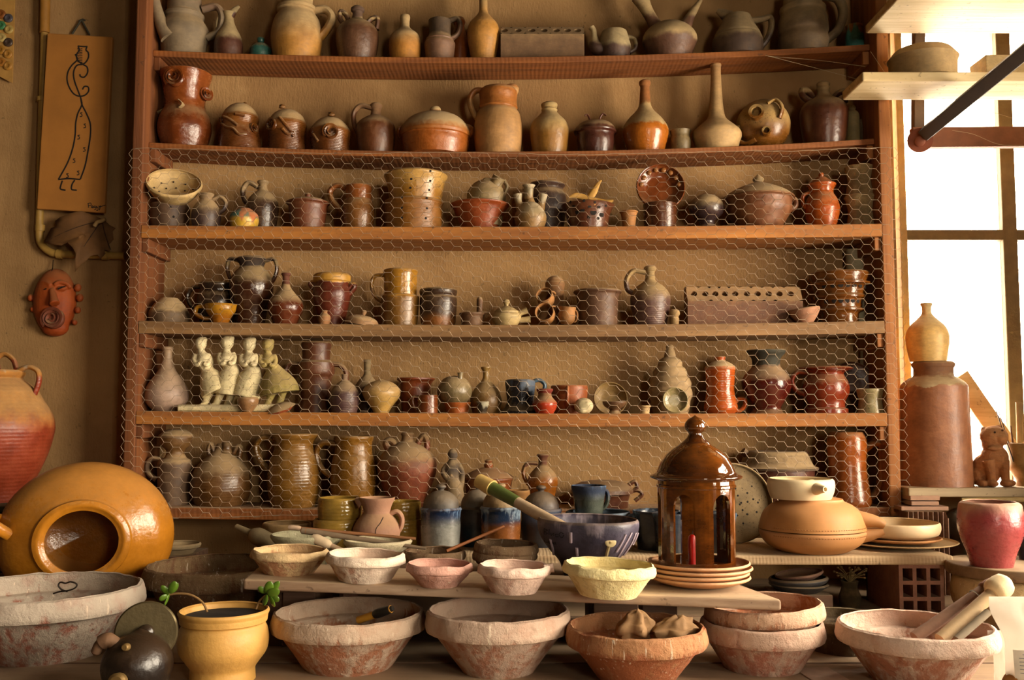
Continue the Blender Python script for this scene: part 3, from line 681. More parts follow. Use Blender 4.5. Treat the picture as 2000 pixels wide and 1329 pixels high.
holes(I2, [(809, 363), (845, 347), (844, 364), (807, 379), (842, 381)])
I1 = pot('flared_bowl', 'red-orange flared bowl holding a tipped jug on third shelf', 'bowl', 937, '388,58 391,57 396,53 420,44 443,34', 3, C('8a3a18', r=.3, d=.2), seg=48)
pot('tipped_jug', 'small two-handled buff jug tipped inside the flared red bowl', 'jug', 950, '352,0 355,18 366,31 380,38 398,36 408,30', I1.base.z + .02, C('8a744e', r=.45, d=.4), Y=I1.Y, opened=False,
    sp=[('962,376,-10,20 968,360,-14,13 975,346,-18,13', 12)], hs=[('944,372,-14 946,352,-14 960,352,-16', 4), ('984,352,-14 990,366,-12 980,384,-10', 4)])
pot('three_neck_vase', 'pale three-necked vase with drips in middle of third shelf', 'vase', 1036, '394,0 397,12 408,24 422,31 432,31 443,25', 3, C('8c6a3e', '9a8a6a', .5, .2, r=.3, d=.2, drip='b9a88a', damt=.5), opened=False, Y=.05,
    sp=[('1036,402,0,12 1034,384,0,7 1033,372,0,7 1033,362,0,13', 8), ('1018,410,0,11 1013,396,0,7 1011,380,0,9', 7), ('1054,408,0,11 1059,394,0,7 1061,380,0,9', 7)])
pot('dark_jar', 'dark wide-mouthed jar standing behind the three-necked vase', 'jar', 1068, '352,34 355,36 358,34 363,31 376,37 400,38 441,31', 3, C('4a342a', r=.3, d=.4), Y=.17)
I = pot('openwork_pot', 'brown openwork pot pierced with round holes under a dried star', 'pot', 1148, '391,52 395,50 415,43 440,38', 3, C('5a2c1c', r=.2, d=.2), parts=True, Y=.07, seg=48)
random.seed(3); holes(I, [(1118, 410, 3.4), (1126, 421, 6), (1137, 403, 3), (1148, 413, 3.4), (1156, 423, 6.2), (1166, 413, 3.5), (1172, 426, 5.5), (1180, 409, 3.4), (1147, 432, 3.2), (1165, 434, 3.2), (1135, 419, 4.5), (1112, 403, 3), (1158, 405, 3)])
root = tag(empty('dried_star', P(1150, 391, .06)), 'yellowish dried star-shaped husk resting on brown openwork pot', 'dried husk'); mY = plain('dried_husk', 'b98a3c', .7)
for s in ('1150,390,0,7 1160,374,0,7 1168,360,0,4 1174,352,0,2', '1152,391,0,7 1166,394,0,7 1182,395,-4,5 1198,392,-6,2', '1150,391,0,7 1136,384,0,6 1124,382,-4,5 1112,386,-8,2', '1150,391,0,6 1156,395,-30,5 1162,400,-42,2'):
    o = tube_px(s, .06, 5, base=root.location, flat=.45, flat_axis=(1, 0, 0)); mesh_obj('arm', o.v, o.f, mY, root)
pot('tiny_cup', 'tiny plain terracotta cup right of the openwork pot', 'cup', 1228, '410,18 412,18! 414,16 440,12', 3, C('a5683a', r=.7, d=.2), Y=.05)
I1 = pot('brown_beaker', 'glossy brown beaker holding an upright scalloped dish on third shelf', 'beaker', 1289, '393,33 396,33 440,31', 3, C('4f2614', r=.15, d=.2), Y=.08)
def disc_dish(name, label, cat, u, v, rpx, Y, m, lean=12, depth=.03, dents=0, yaw=0, m2=None):
    c = P(u, v, Y); R = rpx * S(Y, v); root = empty(name, c)
    pf = smooth_profile([(depth, R, True), (depth - .004, R * 1.01, False), (depth * .5, R * .86, False), (.004, R * .6, False), (0, R * .55, False)])
    mb = lathe(vessel(pf, .004), 48); mesh_obj('body', mb.v, mb.f, m, root)
    if dents:
        k = MB()
        for a in range(dents):
            t = math.pi * (a + .5) / dents; ellipsoid(k, (math.cos(t) * R * .80, math.sin(t) * R * .80, depth * .62), (R * .11, R * .11, R * .06), None, 12, 8)
        mesh_obj('scallops', k.v, k.f, m2, root)
    root.rotation_euler = (math.radians(90 - lean), 0, math.radians(yaw)); tag(root, label, cat); return root
disc_dish('scalloped_dish', 'shiny brown scalloped dish standing upright in a beaker on third shelf', 'dish', 1288, 371, 47, .10, C('6a2f12', r=.08, d=.12), 8, .03, 8, 0, C('8a5430', r=.08, d=0))
pot('globe_vase', 'dusty dark globe vase on small foot, right half of third shelf', 'vase', 1380, '380,6 383,16 392,28 405,34 418,31 428,20 433,15 441,18', 3, C('3a2a2a', '8a7554', .7, .15, r=.15, d=.45))
I = pot('tureen', 'large brown tureen with pointed lid knob, right of third shelf', 'tureen', 1482, '371,68 375,69! 378,64 388,63 402,63 420,55 437,40', 3, C('6e3c22', r=.4, d=.35), lid='352,12 357,32 364,54 371,68! 374,66', knob='340,0 343,5 347,11 351,8 354,6', lidm=C('6a4a30', '8f7850', .2, .2, r=.6, d=.6), hs=[('1540,386 1552,392 1552,404 1536,412', 6), ('1424,386 1413,392 1414,402 1428,410', 5)], seg=52)
pot('lidded_jug', 'glossy orange lidded jug shaped like a pear on third shelf', 'jug', 1605, '357,27 360,25 372,22 386,29 405,34 420,32 437,24', 3, C('a84a1a', r=.14, d=.2), lid='344,8 350,18 355,28! 358,27', knob='336,0 338,4 342,5 346,4', hs=[('1582,376 1568,384 1570,402 1580,412', 4)])
I1 = pot('rough_goblet', 'rough grey goblet, lower of two stacked at right end of third shelf', 'goblet', 1680, '377,28 381,30 386,28 406,23 420,24 433,28', 3, C('8a7450', 'a08a60', .5, .3, r=.9, d=.3, bump=.5), lump=.002, group='stacked rough goblets')
pot('rough_goblet', 'rough grey goblet, upper of two stacked at right end of third shelf', 'goblet', 1678, '320,27 323,27 345,22 360,23 377,27', I1.top, C('8a7450', 'a08a60', .5, .3, r=.9, d=.3, bump=.5), Y=I1.Y, lump=.002, group='stacked rough goblets')
# ---------------------------------------------------------------- fourth shelf
pot('upturned_bowl', 'dusty grey bowl turned upside down at left of fourth shelf', 'bowl', 330, '582,0 583,16 587,20 590,24 602,33 614,39 626,36', 4, C('5c4630', r=.6, d=.6), opened=False)
pot('black_pitcher', 'shiny black pitcher with thin left handle behind honey teacup', 'pitcher', 424, '550,35 553,36 566,33 578,37 596,38 626,30', 4, C('2a1c14', r=.08, d=.2), hs=[('398,562 378,562 367,578 374,598 392,606', 4)], Y=.15)
pot('teacup', 'honey-brown glazed teacup with tan handle on fourth shelf', 'teacup', 431, '592,31 595,30 606,28 618,21 628,15', 4, C('8a4f14', 'a9701e', .5, .2, r=.12, d=.1, speck='5a2f10'), hs=[('404,600 386,600 382,612 398,622 412,622', 4)], Y=.05)
pot('amphora_vase', 'dark glossy two-handled amphora vase on fourth shelf', 'vase', 491, '500,27 503,30 507,27 518,23 530,33 550,42 574,41 600,33 626,26', 4, C('3c1e14', '7a6440', .66, .06, r=.07, d=.25, top2='2c1a12', split2=.84), hs=[('470,511 450,506 444,524 452,548 462,556', 4), ('514,511 535,507 541,526 532,550 522,556', 4)], seg=48, Y=.12)
pot('gourd_bottle', 'gourd-shaped bottle with glossy red-brown base on fourth shelf', 'bottle', 558, '533,9 536,9 539,7 548,7 560,9 572,18 590,32 606,34 620,28 631,22', 4, C('5a2414', '927650', .48, .04, r=.1, d=.25, top2='5a2818', split2=.78), Y=.07)
pot('yellow_rim_crock', 'red-brown crock with yellow rim and two lug handles on fourth shelf', 'crock', 648, '532,33 535,36 546,36! 549,33 572,37 600,32 629,24', 4, C('5e2418', 'b58430', .84, .015, r=.2, d=.15, toprough=.5), hs=[('618,568 606,556 610,552 620,560', 5), ('680,566 690,556 693,560 682,576', 5)])
pot('miniature_bottle', 'miniature clay bottle in front of the yellow-rimmed crock', 'bottle', 634, '607,6 610,5 613,6 618,11 626,12 632,9', 4, C('9a6a40', r=.7, d=.3), Y=.04)
pot('loose_lid', 'loose domed lid with knob lying tilted on fourth shelf', 'lid', 706, '616,0 617,14 621,26 626,31 630,32', 4, C('96704a', r=.7, d=.4), opened=False, knob='605,0 607,5 611,5 616,3', tilt=10, Y=.05)
pot('ale_tankard', 'tall two-stage amber tankard with left handle on fourth shelf', 'tankard', 782, '524,33 527,34 530,33 574,32! 576,36 600,36 634,33', 4, C('7a4f24', 'a06a26', .52, .015, r=.2, d=.25, toprough=.15), hs=[('752,538 732,540 726,556 732,578 746,590', 4)])
pot('dark_crock', 'dark brown straight-sided crock beside amber tankard, fourth shelf', 'crock', 856, '562,36 565,37 572,36! 575,34 580,36 618,35 634,32', 4, C('8a4f24', '3e2a1c', .28, .06, r=.3, d=.3, toprough=.3))
pot('mini_saucepan', 'miniature pan with one upright stick handle on fourth shelf', 'pan', 922, '610,25 613,25 616,23 634,21', 4, C('66402a', r=.6, d=.4), hs=[('936,618,0,5 937,600,0,6 937,586,0,6 937,581,0,4', 6, 1.0)], Y=.06)
pot('mini_casserole', 'miniature white lidded casserole with two stub handles, middle of fourth shelf', 'casserole', 989, '607,24 610,24! 612,27 620,29 628,26 634,20', 4, C('b39a68', r=.55, d=.15), lid='597,5 600,14 606,24! 608,23', knob='584,0 586,5 590,7 594,4 598,4', hs=[('1008,616,0,6 1020,610,0,6 1030,606,0,7', 6, 1.0), ('1010,626,0,6 1024,625,0,6 1036,624,0,7', 6, 1.0)], Y=.05)
CL = C('8e5a30', 'a5703c', .5, .3, r=.65, d=.25)
def small_cup(label, u, v, r, h, Y, rx, ry, m=CL):
    c = P(u, v, Y); R = r * S(Y); H = h * S(Y); root = empty('toy_cup', c)
    pf = smooth_profile([(H * .5, R, False), (H * .3, R * .93, False), (0, R, False), (-H * .3, R * .9, False), (-H * .5, R * .55, False)]); mb = lathe(vessel(pf, .003), 28)
    mesh_obj('body', mb.v, mb.f, m, root); q = [Vector((R * math.cos(t) * .35 + R * .9, 0, H * .35 * math.sin(t))) for t in [i * math.pi / 6 - math.pi / 2 for i in range(7)]]
    k = tube_mesh(MB(), q, .003, 8); mesh_obj('handle', k.v, k.f, m, root)
    root.rotation_euler = (math.radians(rx), math.radians(ry), 0); tag(root, label, 'cup', 'tumbled toy cups on fourth shelf'); return root
small_cup('toy clay cup lying on top of the tumbled cup pile', 1066, 584, 17, 30, .09, 55, -30)
small_cup('toy clay cup lying lowest in the tumbled cup pile, mouth outward', 1066, 615, 19, 34, .06, 70, -40)
small_cup('toy clay cup upright at right of the tumbled cup pile', 1107, 617, 17, 34, .06, 4, 4)
pot('tall_beaker', 'tall lidded toy beaker standing behind the tumbled cups', 'beaker', 1084, '548,17 552,19 570,17 600,17 634,17', 4, C('8e6238', r=.7, d=.3), lid='539,0 541,10 547,17 549,16', Y=.16)
pot('wide_saucepan', 'wide mouthed dark pot with flared rim, fourth shelf', 'pot', 1167, '563,46 566,47 570,43 578,41 632,38', 4, C('5e3a2a', r=.5, d=.3), seg=48)
pot('cider_jug', 'stoneware cider jug with ribbed purple base and left handle, fourth shelf', 'jug', 1270, '520,10 522,12 527,11 530,9 546,10! 551,15 561,28 576,38 590,39 610,36 633,30', 4, C('5c4038', '94794e', .52, .08, r=.3, d=.25, rib=50), hs=[('1260,532 1236,530 1224,546 1226,566 1238,574', 5)])
pot('ball_stopper', 'tiny buff ball-topped flask right of the cider jug', 'flask', 1317, '604,0 606,8 613,11 620,8 622,9 632,8', 4, C('9a7a4c', r=.7, d=.3), opened=False, Y=.06)
holed_block('perforated_stand', 'long clay block with ten round holes on fourth shelf', 1343, 1568, 558, 629, 588, 4, .06, (1357, 1379, 1399, 1418, 1438, 1461, 1482, 1504, 1525, 1547), C('6a4030', '8a6440', .6, .15, r=.75, d=.2, speck='8f7350'), 40, 6.5)
I = pot('half_bowl', 'broken pinkish half bowl leaning against the long holed block', 'bowl', 1574, '600,30 602,31 614,26 628,14', 4, C('9a6c50', r=.75, d=.2), Y=.035, tilt=-8)
I = pot('openwork_bowl', 'tall glossy amber openwork bowl with tiered rims, right of fourth shelf', 'bowl', 1640, '527,57 530,58 546,53! 549,61! 552,60! 556,51 572,46! 576,49! 580,48! 584,43 600,41! 603,45! 607,44! 611,36 620,34 628,36', 4, C('6a3812', r=.07, d=.12), parts=True, seg=52)
_cut = []
for k in range(7): _cut += [(1600 + k * 13, 563, 5.2), (1606 + k * 11.5, 592, 4.6)]
holes(I, _cut)
pot('plaster_block', 'pale plaster stub standing behind the amber openwork bowl', 'plaster stub', 1672, '488,17 491,18 528,18 560,18 628,18', 4, C('b8ac8a', r=.9, d=.1), opened=False, Y=.205)

# ---------------------------------------------------------------- fifth shelf
pot('matte_bottle', 'pinkish-white matte pear bottle at left end of fifth shelf', 'bottle', 326, '678,10 681,11 686,9 708,11 724,17 744,31 764,41 780,41 794,33 803,22', 5, C('a58a78', 'a08468', .6, .3, r=.45, d=.15), seg=48)
def dancers():
    Y = .07; b = P(450, 803, Y); zs = SZ[5](b.x); base = Vector((b.x, Y, zs)); m = C('d8c696', 'dccca2', .5, .3, r=.7, d=.15, speck='7a6434'); mg = C('8f7d40', 'b09a5a', .5, .2, r=.7, d=.2, speck='5a4a20')
    root = tag(empty('figurine_group', base), 'cream clay figurine of four women leaning in a row, fifth shelf', 'figurine')
    mb = MB().box((P(354, 800, Y).x - b.x, -.045, 0), (P(560, 800, Y).x - b.x, .05, .024)); o = mb.build('base', m, root, bevel=.006)
    figs = [('392,671', '392,680,0,6 394,690,0,8 398,700,0,15 402,712,0,16 405,722,0,12 410,734,0,20 418,752,0,28 424,766,0,31', 12, m), ('444,669', '443,678,0,6 443,688,0,8 444,698,0,16 448,710,0,15 451,718,0,14 449,735,0,22 446,755,0,26 444,771,0,27', 13, m),
            ('487,673', '486,682,0,6 486,690,0,8 488,700,0,16 491,712,0,15 493,722,0,15 490,738,0,24 483,760,0,27 479,775,0,28', 13, m), ('523,675', '523,684,0,6 523,692,0,8 525,702,0,14 527,713,0,12 533,722,0,16 538,738,0,28 543,756,0,38 545,769,0,40', 12, mg)]
    for hd, body, hr, mm in figs:
        u, v = map(float, hd.split(',')); sc = S(Y); k = MB()
        c = P(u, v, Y) - base; ellipsoid(k, c, (hr * sc * 1.0, hr * sc * 1.0, hr * sc * 1.12)); ellipsoid(k, c + Vector((-.003, -hr * sc * .9, -.002)), (.003, .004, .005)); ellipsoid(k, c + Vector((hr * sc * .55, .002, hr * sc * .6)), (hr * sc * .5,) * 3)
        t = tube_px(body, Y, 5, base=base, seg=20); k.add(t.v, t.f)
        q = upts(body); sx, sy = q[1][0], q[1][1]
        for s in (-1, 1):
            a = tube_px(f'{sx + s * 12},{sy + 3},0,5.5 {sx + s * 15},{sy + 13},-6,5 {sx + s * 10},{sy + 23},-16,4.5 {sx + s * 3},{sy + 20},-18,4', Y, 4, base=base); k.add(a.v, a.f)
        hx, hy = q[-1][0], q[-1][1]
        for s in (-1, 1):
            a = tube_px(f'{hx + s * 9},{hy - 8},0,8 {hx + s * 11 - 8},{hy + 12},0,7 {hx + s * 11 - 14},{hy + 24},-6,6 {hx + s * 11 - 22},{hy + 27},-18,4', Y, 5, base=base); k.add(a.v, a.f)
        for i in range(len(k.v)):
            if k.v[i].z < .015: k.v[i].z = .015
        blob('woman', k, mm, root, vox=.0028, smooth=2)
dancers()
pot('round_bowl', 'small glossy round bowl in front of the clay figurine group', 'bowl', 484, '776,17 779,20 788,20 798,14 805,9', 5, C('8a6440', r=.25, d=.3), Y=.015)
root = tag(empty('broken_shard', P(548, 805, .03)), 'broken curved bowl shard with orange edge beside figurine group', 'shard'); root.location.z = SZ[5](root.location.x) + .012
pf = smooth_profile([(.018, .0, False), (.016, .02, False), (.008, .038, False), (0, .05, False)]); mb = lathe(vessel(pf, .004, False), 32); mesh_obj('bowl_side', mb.v, mb.f, C('8a6a48', r=.6, d=.5), root)
mb = lathe([(-.012, 0.0), (-.012, .03), (0, .047), (.001, .0)], 32); mesh_obj('broken_edge', mb.v, mb.f, C('a54a20', r=.7, d=0), root); root.rotation_euler = (math.radians(14), math.radians(-16), 0)
pot('two_handled_urn', 'tall reddish urn with stepped neck and two bowed handles, fifth shelf', 'urn', 617, '668,28 671,29 690,27 703,27! 708,36! 728,36 736,32 745,30 775,29 806,31', 5, C('5e301e', r=.35, d=.35), hs=[('586,712 565,712 559,730 568,748 582,756', 5), ('646,712 664,714 676,728 676,748', 5)], Y=.14)
pot('purple_flask', 'small purple-brown flask before the tall reddish urn', 'flask', 673, '732,7 735,6 743,6 749,14 764,26 782,29 808,24', 5, C('503634', '806650', .62, .1, r=.3, d=.3, rib=60), Y=.05)
pot('thin_neck_flask', 'dark flask with thin straight neck behind the cream heart vase', 'flask', 717, '703,7 706,7 732,7 738,12 752,22 772,27 806,24', 5, C('4a3424', '7c6848', .6, .1, r=.3, d=.3), Y=.16)
pot('heart_vase', 'cream heart-shaped vase with tiny closed mouth on fifth shelf', 'vase', 745, '742,4 744,10 747,20 756,32 768,37 780,33 796,21 808,14', 5, C('b8924e', 'b8925a', .5, .3, r=.3, d=.2), Y=.06)
pot('red_crock', 'orange-red flared crock behind a small brown mug, fifth shelf', 'crock', 812, '738,37 741,37! 744,33 750,30 775,29 806,27', 5, C('82381a', r=.3, d=.25), Y=.15)
pot('small_mug', 'small glossy brown mug with left handle, fifth shelf', 'mug', 835, '772,20 774,20 790,20 808,20', 5, C('6e3418', r=.15, d=.2), hs=[('818,778 808,776 807,790 812,800 820,803', 3.2)], Y=.035)
I1 = pot('orange_saucer_pot', 'squat orange pot carrying a grey globe teapot, fifth shelf', 'pot', 893, '787,27 790,26 797,23 809,21', 5, C('a04e1e', r=.35, d=.15), Y=.07)
pot('globe_teapot', 'grey-olive globe teapot with short spout set on an orange pot', 'teapot', 888, '734,0 736,12 742,23 756,32 768,34 780,30 789,22', I1.top - .001, C('6e5e40', '847250', .5, .2, r=.2, d=.3), Y=.07, opened=False, sp=[('896,748,-12,8 899,736,-14,5 899,728,-14,6', 6)])
pot('trumpet_bottle', 'ochre bottle with trumpet lip beside the globe teapot', 'bottle', 949, '717,10 719,10 724,7 734,6 744,9 754,18 768,27 784,31 808,26', 5, C('6e4e22', '8a6a34', .5, .2, r=.3, d=.3), Y=.12)
pot('shot_cup', 'tiny dark striped cup before the trumpet-lipped bottle', 'cup', 942, '785,13 788,13 800,10 809,7', 5, C('3a3026', r=.15, d=.1, drip='a39a80', damt=.5), Y=.03)
pot('blue_black_mug', 'lumpy black and blue glazed mug with loop handle, fifth shelf', 'mug', 1016, '742,28 745,29 765,28 785,26 797,30 803,36 809,37', 5, C('1c1a1e', r=.1, d=.15, drip='4a5668', damt=.5), hm=C('4a6070', r=.2, d=.1), hs=[('1036,758 1042,746 1054,743 1064,752 1062,764', 4)], lump=.002, Y=.09)
pot('red_jug', 'small bright red jug with dusty neck on fifth shelf', 'jug', 1064, '760,16 763,16 769,13 776,14 790,24 800,23 812,17', 5, C('a5321c', '8a5a3c', .55, .03, r=.12, d=.25, top2='7a2414', split2=.8), Y=.025)
pot('orange_pot', 'plain orange flowerpot-shaped mug with front strap, fifth shelf', 'mug', 1112, '753,35 755,36 775,35 810,30', 5, C('96481e', r=.4, d=.15), hs=[('1108,758,-36 1108,768,-44 1108,784,-44 1109,796,-34', 4)], Y=.12)
root = tag(empty('clay_skull', P(1140, 796, .03)), 'small white clay ball modelled with hollow sockets, fifth shelf', 'ornament'); root.location.z = SZ[5](root.location.x) + 15 * S(.03)
mb = MB(); k = S(.03); ellipsoid(mb, (0, 0, 0), (19 * k, 17 * k, 16 * k), None, 24, 14); ellipsoid(mb, (-4 * k, -10 * k, -9 * k), (9 * k, 8 * k, 6 * k)); ellipsoid(mb, (6 * k, -15 * k, 3 * k), (5 * k, 3 * k, 6 * k)); blob('body', mb, C('c4b48c', r=.5, d=.1), root, vox=.003)
disc_dish('upright_dish', 'round olive dish standing upright against the wall, fifth shelf', 'dish', 1191, 782, 33, .16, C('8a6c38', r=.5, d=.3), 14, .025)
pot('footed_bowl', 'little brown footed bowl with beaded rim before the olive dish', 'bowl', 1200, '785,23 787,23 795,19 801,10 804,9 810,13', 5, C('5e3e22', r=.4, d=.3), Y=.04)
pot('thimble_pot', 'tiny cream flowerpot alone on fifth shelf', 'flowerpot', 1259, '793,13 796,13! 797,11 811,9', 5, C('bb9a6a', r=.8, d=.1), Y=.03)
I = disc_dish('glass_jar', 'little glass-bottomed jar lying with open ring toward the viewer', 'jar', 1317, 789, 25, .02, C('8f8058', r=.15, d=.1), 4, .02)
I.location.z = SZ[5](I.location.x) + 25.4 * S(.02)
pot('ribbed_vase', 'matte beige vase of stacked bulging ribs on fifth shelf', 'vase', 1309, '675,6 678,8 682,7 685,9 694,11 698,12 703,20 710,24 716,24 720,29 728,33 735,33 739,37 750,41 758,40 763,42 774,43 783,39 792,38 808,34', 5, C('9a7e58', r=.75, d=.15), seg=48, Y=.13)
pot('orange_canister', 'tall glossy orange canister with dusty lid and low side handle, fifth shelf', 'canister', 1407, '719,29 722,29 740,28 762,27 776,29 798,33 808,28', 5, C('a6481a', r=.1, d=.1, rib=40), lid='706,14 710,22 715,28 720,30! 722,29', knob='697,10 698,11 703,10 707,13', lidm=C('a6481a', r=.25, d=.7), hs=[('1434,790 1442,780 1454,780 1455,792 1444,803 1434,802', 4)])
pot('baluster_vase', 'dark red baluster vase with ruffled black neck, fifth shelf', 'vase', 1497, '683,37 687,37 692,33 698,28 714,27 720,31 732,42 746,48 764,45 784,34 796,27 801,28 806,32', 5, C('4c1410', '7a5a42', .56, .04, r=.06, d=.2, top2='2e2a1c', split2=.76), seg=52, wob=.015)
pot('red_pitcher', 'wide red glazed pitcher with flat rim and left handle, fifth shelf', 'pitcher', 1612, '716,50 718,53 721,46 727,35 734,37 748,44 766,45 784,37 796,36! 799,42! 806,42', 5, C('7a2814', r=.12, d=.2), hs=[('1578,730 1556,728 1546,744 1556,764 1572,770', 5)], Y=.08, seg=48)
disc_dish('brown_plate', 'dark brown plate standing behind the red pitcher at right, fifth shelf', 'plate', 1662, 752, 44, .165, C('4a2416', r=.3, d=.3), 9, .02)
pot('mottled_cup', 'pale green-grey mottled cup at right end of fifth shelf', 'cup', 1700, '760,26 763,26 780,22 795,23 808,25', 5, C('9a8c64', r=.2, d=.1, speck='5a4a28'), Y=.06)
pot('plaster_shard', 'thin pale plaster piece standing high in right corner of fifth shelf', 'shard', 1690, '671,8 673,9 690,8 712,9 806,9', 5, C('a89a78', r=.9, d=.1), opened=False, Y=.215, seg=6)

# ---------------------------------------------------------------- lowest shelf
I1 = pot('ringed_tankard', 'grey tankard with left handle carrying a bowl, left end of lowest shelf', 'tankard', 340, '896,24 899,29 908,33 920,32 990,29', 6, C('5c4430', r=.6, d=.4), hs=[('318,900 298,896 288,908 290,926 306,940', 5)])
I2 = pot('footed_cup', 'brown footed cup stacked on the grey tankard, lowest shelf', 'cup', 343, '855,31 858,31 870,27 880,18 886,17 896,22', I1.top, C('6a4526', r=.4, d=.35), Y=.10)
pot('small_dish', 'dusty upturned dish crowning the stack on the grey tankard', 'dish', 344, '838,0 840,18 846,27 852,33 856,33', I2.top, C('7a5c3e', r=.6, d=.5), Y=.10, opened=False)
pot('water_jug', 'big ribbed bronze water jug with three small handles, lowest shelf', 'jug', 432, '868,10 878,12 888,22 902,38 922,52 942,57 962,58 980,52 991,48', 6, C('5e3a1e', '7a6040', .6, .15, r=.22, d=.3, rib=34), hs=[('412,896 408,878 412,868 418,880 420,892', 5), ('456,888 466,872 470,876 468,896', 5)], sp=[('442,886,-8,12 443,874,-8,8 444,864,-8,10', 8)], seg=56, Y=.115)
pot('large_pitcher', 'large ridged amber pitcher with left handle, lowest shelf', 'pitcher', 574, '848,45 851,46 862,39 872,37 884,40 906,47 940,51 970,48 994,42', 6, C('7a5022', '805426', .5, .3, r=.14, d=.2, rib=30), hs=[('538,860 514,856 501,872 508,900 524,920', 6), ('610,884 622,896 618,912 606,920', 5)], seg=56, Y=.09)
pot('straight_pitcher', 'straight honey-brown pitcher beside the larger ridged pitcher', 'pitcher', 690, '853,38 856,39 866,36 886,37 900,41 930,44 960,43 992,38', 6, C('85551f', r=.17, d=.25), hs=[('656,868 632,866 619,882 624,910 646,932', 6)], seg=52, Y=.09)
pot('red_urn', 'large dusty red water urn with ear handles on lowest shelf', 'urn', 795, '846,11 848,13 852,11 862,13 868,24 878,40 896,55 916,58 940,52 970,40 992,33', 6, C('7e3820', '80603e', .62, .14, r=.5, d=.3), hs=[('776,896 760,880 754,864 764,862 780,880', 7), ('812,878 820,860 828,852 834,866 832,888', 6)], seg=52, Y=.10)
def robed():
    Y = .05; b = P(886, 985, Y); base = Vector((b.x, Y, SZ[6](b.x))); m = C('8c7350', '4e4034', .52, .06, r=.6, d=.3); k = MB(); sc = S(Y)
    c = P(884, 889, Y) - base; ellipsoid(k, c, (10 * sc, 10 * sc, 12 * sc)); t = tube_px('885,896,0,6 884,908,0,13 882,922,0,16 884,938,0,14 886,955,0,18 888,978,0,20 888,992,0,20', Y, 10, base=base, seg=18); k.add(t.v, t.f)
    for s in ('874,908,0,6 866,922,-6,6 874,936,-14,5 884,930,-16,4', '894,906,0,6 902,924,-4,6 900,950,0,6 898,966,0,4'):
        a = tube_px(s, Y, 5, base=base); k.add(a.v, a.f)
    for v in k.v: v.z = max(v.z, 0)
    o = blob('robed_figurine', k, m, None, base, .003, 2); tag(o, 'small grey and cream robed woman figurine on lowest shelf', 'figurine')
robed()
pot('stew_pot', 'reddish lidded stew pot with crown knob, middle of lowest shelf', 'pot', 954, '932,48 936,49! 939,47 960,44 990,40', 6, C('82401f', r=.25, d=.3), lid='914,12 920,30 928,44 933,50! 935,48', knob='898,3 901,8 904,6 908,9 914,8', seg=48, Y=.11)
pot('orange_flask', 'shiny orange flask with flared lip on lowest shelf', 'flask', 1060, '888,11 890,12 896,9 908,9 914,14 928,26 944,30 964,25 992,20', 6, C('93501a', '8a6840', .62, .06, r=.12, d=.3, top2='5c2c18', split2=.78), hs=[('1050,906 1030,906 1022,922 1030,944 1038,950', 4)], Y=.08)
pot('brown_tureen', 'large brown covered tureen with looped side handle on lowest shelf', 'tureen', 1176, '960,60 964,61! 966,55 1000,50', 6, C('5e2c1c', r=.3, d=.3), lid='933,0 934,28 940,46 952,58 962,61', hs=[('1226,946 1240,936 1244,950 1236,960', 4), ('1228,962 1246,958 1254,968 1240,984', 4)], seg=48, Y=.11)
pot('covered_pot', 'wide maroon pot under a grey flat lid with ears, right of lowest shelf', 'pot', 1517, '916,72 918,72 950,70 990,62', 6, C('56281c', r=.35, d=.3), lid='881,0 881,54! 884,58 896,64 909,71 913,80! 917,79', hs=[('1464,893,0,6 1456,886,0,8 1450,881,0,8', 7), ('1566,893,0,5 1572,886,0,6 1576,881,0,6', 6)], lidm=C('5e4a38', r=.8, d=.5), seg=56, Y=.12)
pot('stoneware_stein', 'tall glossy orange stein with long right handle, right end of lowest shelf', 'stein', 1655, '845,31 848,33 858,37 880,38 905,36 935,38 965,42 990,45 997,43', 6, C('7e3c14', 'a04e1c', .5, .3, r=.1, d=.2), hs=[('1688,882 1706,868 1720,870 1722,890 1718,950 1708,974 1690,982', 7)], seg=48, Y=.08)
# ---------------------------------------------------------------- planks on the bench
MIDZ = PZ(1700, 1085, 0).z; MIDZ = ZC - .394
mf = PZ(1862, 1086, MIDZ); MY0 = mf.y; MX1 = mf.x
mo = box_obj('plank_shelf', (-.62, MY0, MIDZ - .026), (MX1, -.03, MIDZ), M_PLANK, bevel=.005)
tag(mo, 'weathered plank on hollow brick carrying casserole, plates and blue jars', 'plank')
fl = P(475, 1132, CAM.y + 2.27); fr_ = P(1527, 1172, CAM.y + 2.13)
_bz = (fr_.z - fl.z) / (fr_.x - fl.x)
def FBZ(x): return fl.z + (x - fl.x) * _bz
def on_board(u, v):
    x = 0
    for _ in range(8): q = PZ(u, v, FBZ(x)); x = q.x
    return q
br = on_board(1440, 1140); bl = fl + Vector((-.02, .27, 0)); bl.z = FBZ(bl.x)
mb = MB(); top = [fl, fr_, br, bl]; n = 16; v = []; f = []; TH = .024
for i in range(n + 1):
    t = i / n; a = fl.lerp(fr_, t); b = bl.lerp(br, t)
    for p, q in ((a, 0), (b, 0), (b, TH), (a, TH)):
        w_ = .002 * noise.noise(Vector((p.x * 9, p.y * 5, q * 90))); v.append(Vector((p.x, p.y + w_, FBZ(p.x) - q)))
for i in range(n):
    for j in range(4): f.append((i * 4 + j, (i + 1) * 4 + j, (i + 1) * 4 + (j + 1) % 4, i * 4 + (j + 1) % 4))
f += [(0, 1, 2, 3), (n * 4 + 3, n * 4 + 2, n * 4 + 1, n * 4)]
mb.add(v, f); o = mb.build('worktop_plank', wood('8c7058', 'b89e84', 'X', .6, dust=.55), loc=(0, fl.y + .1, FBZ(0)), smooth=False); kb = o.modifiers.new('bevel', 'BEVEL'); kb.width = .006; kb.segments = 3; kb.limit_method = 'ANGLE'
tag(o, 'dusty front plank carrying five pigment bowls and the brown lantern', 'plank')
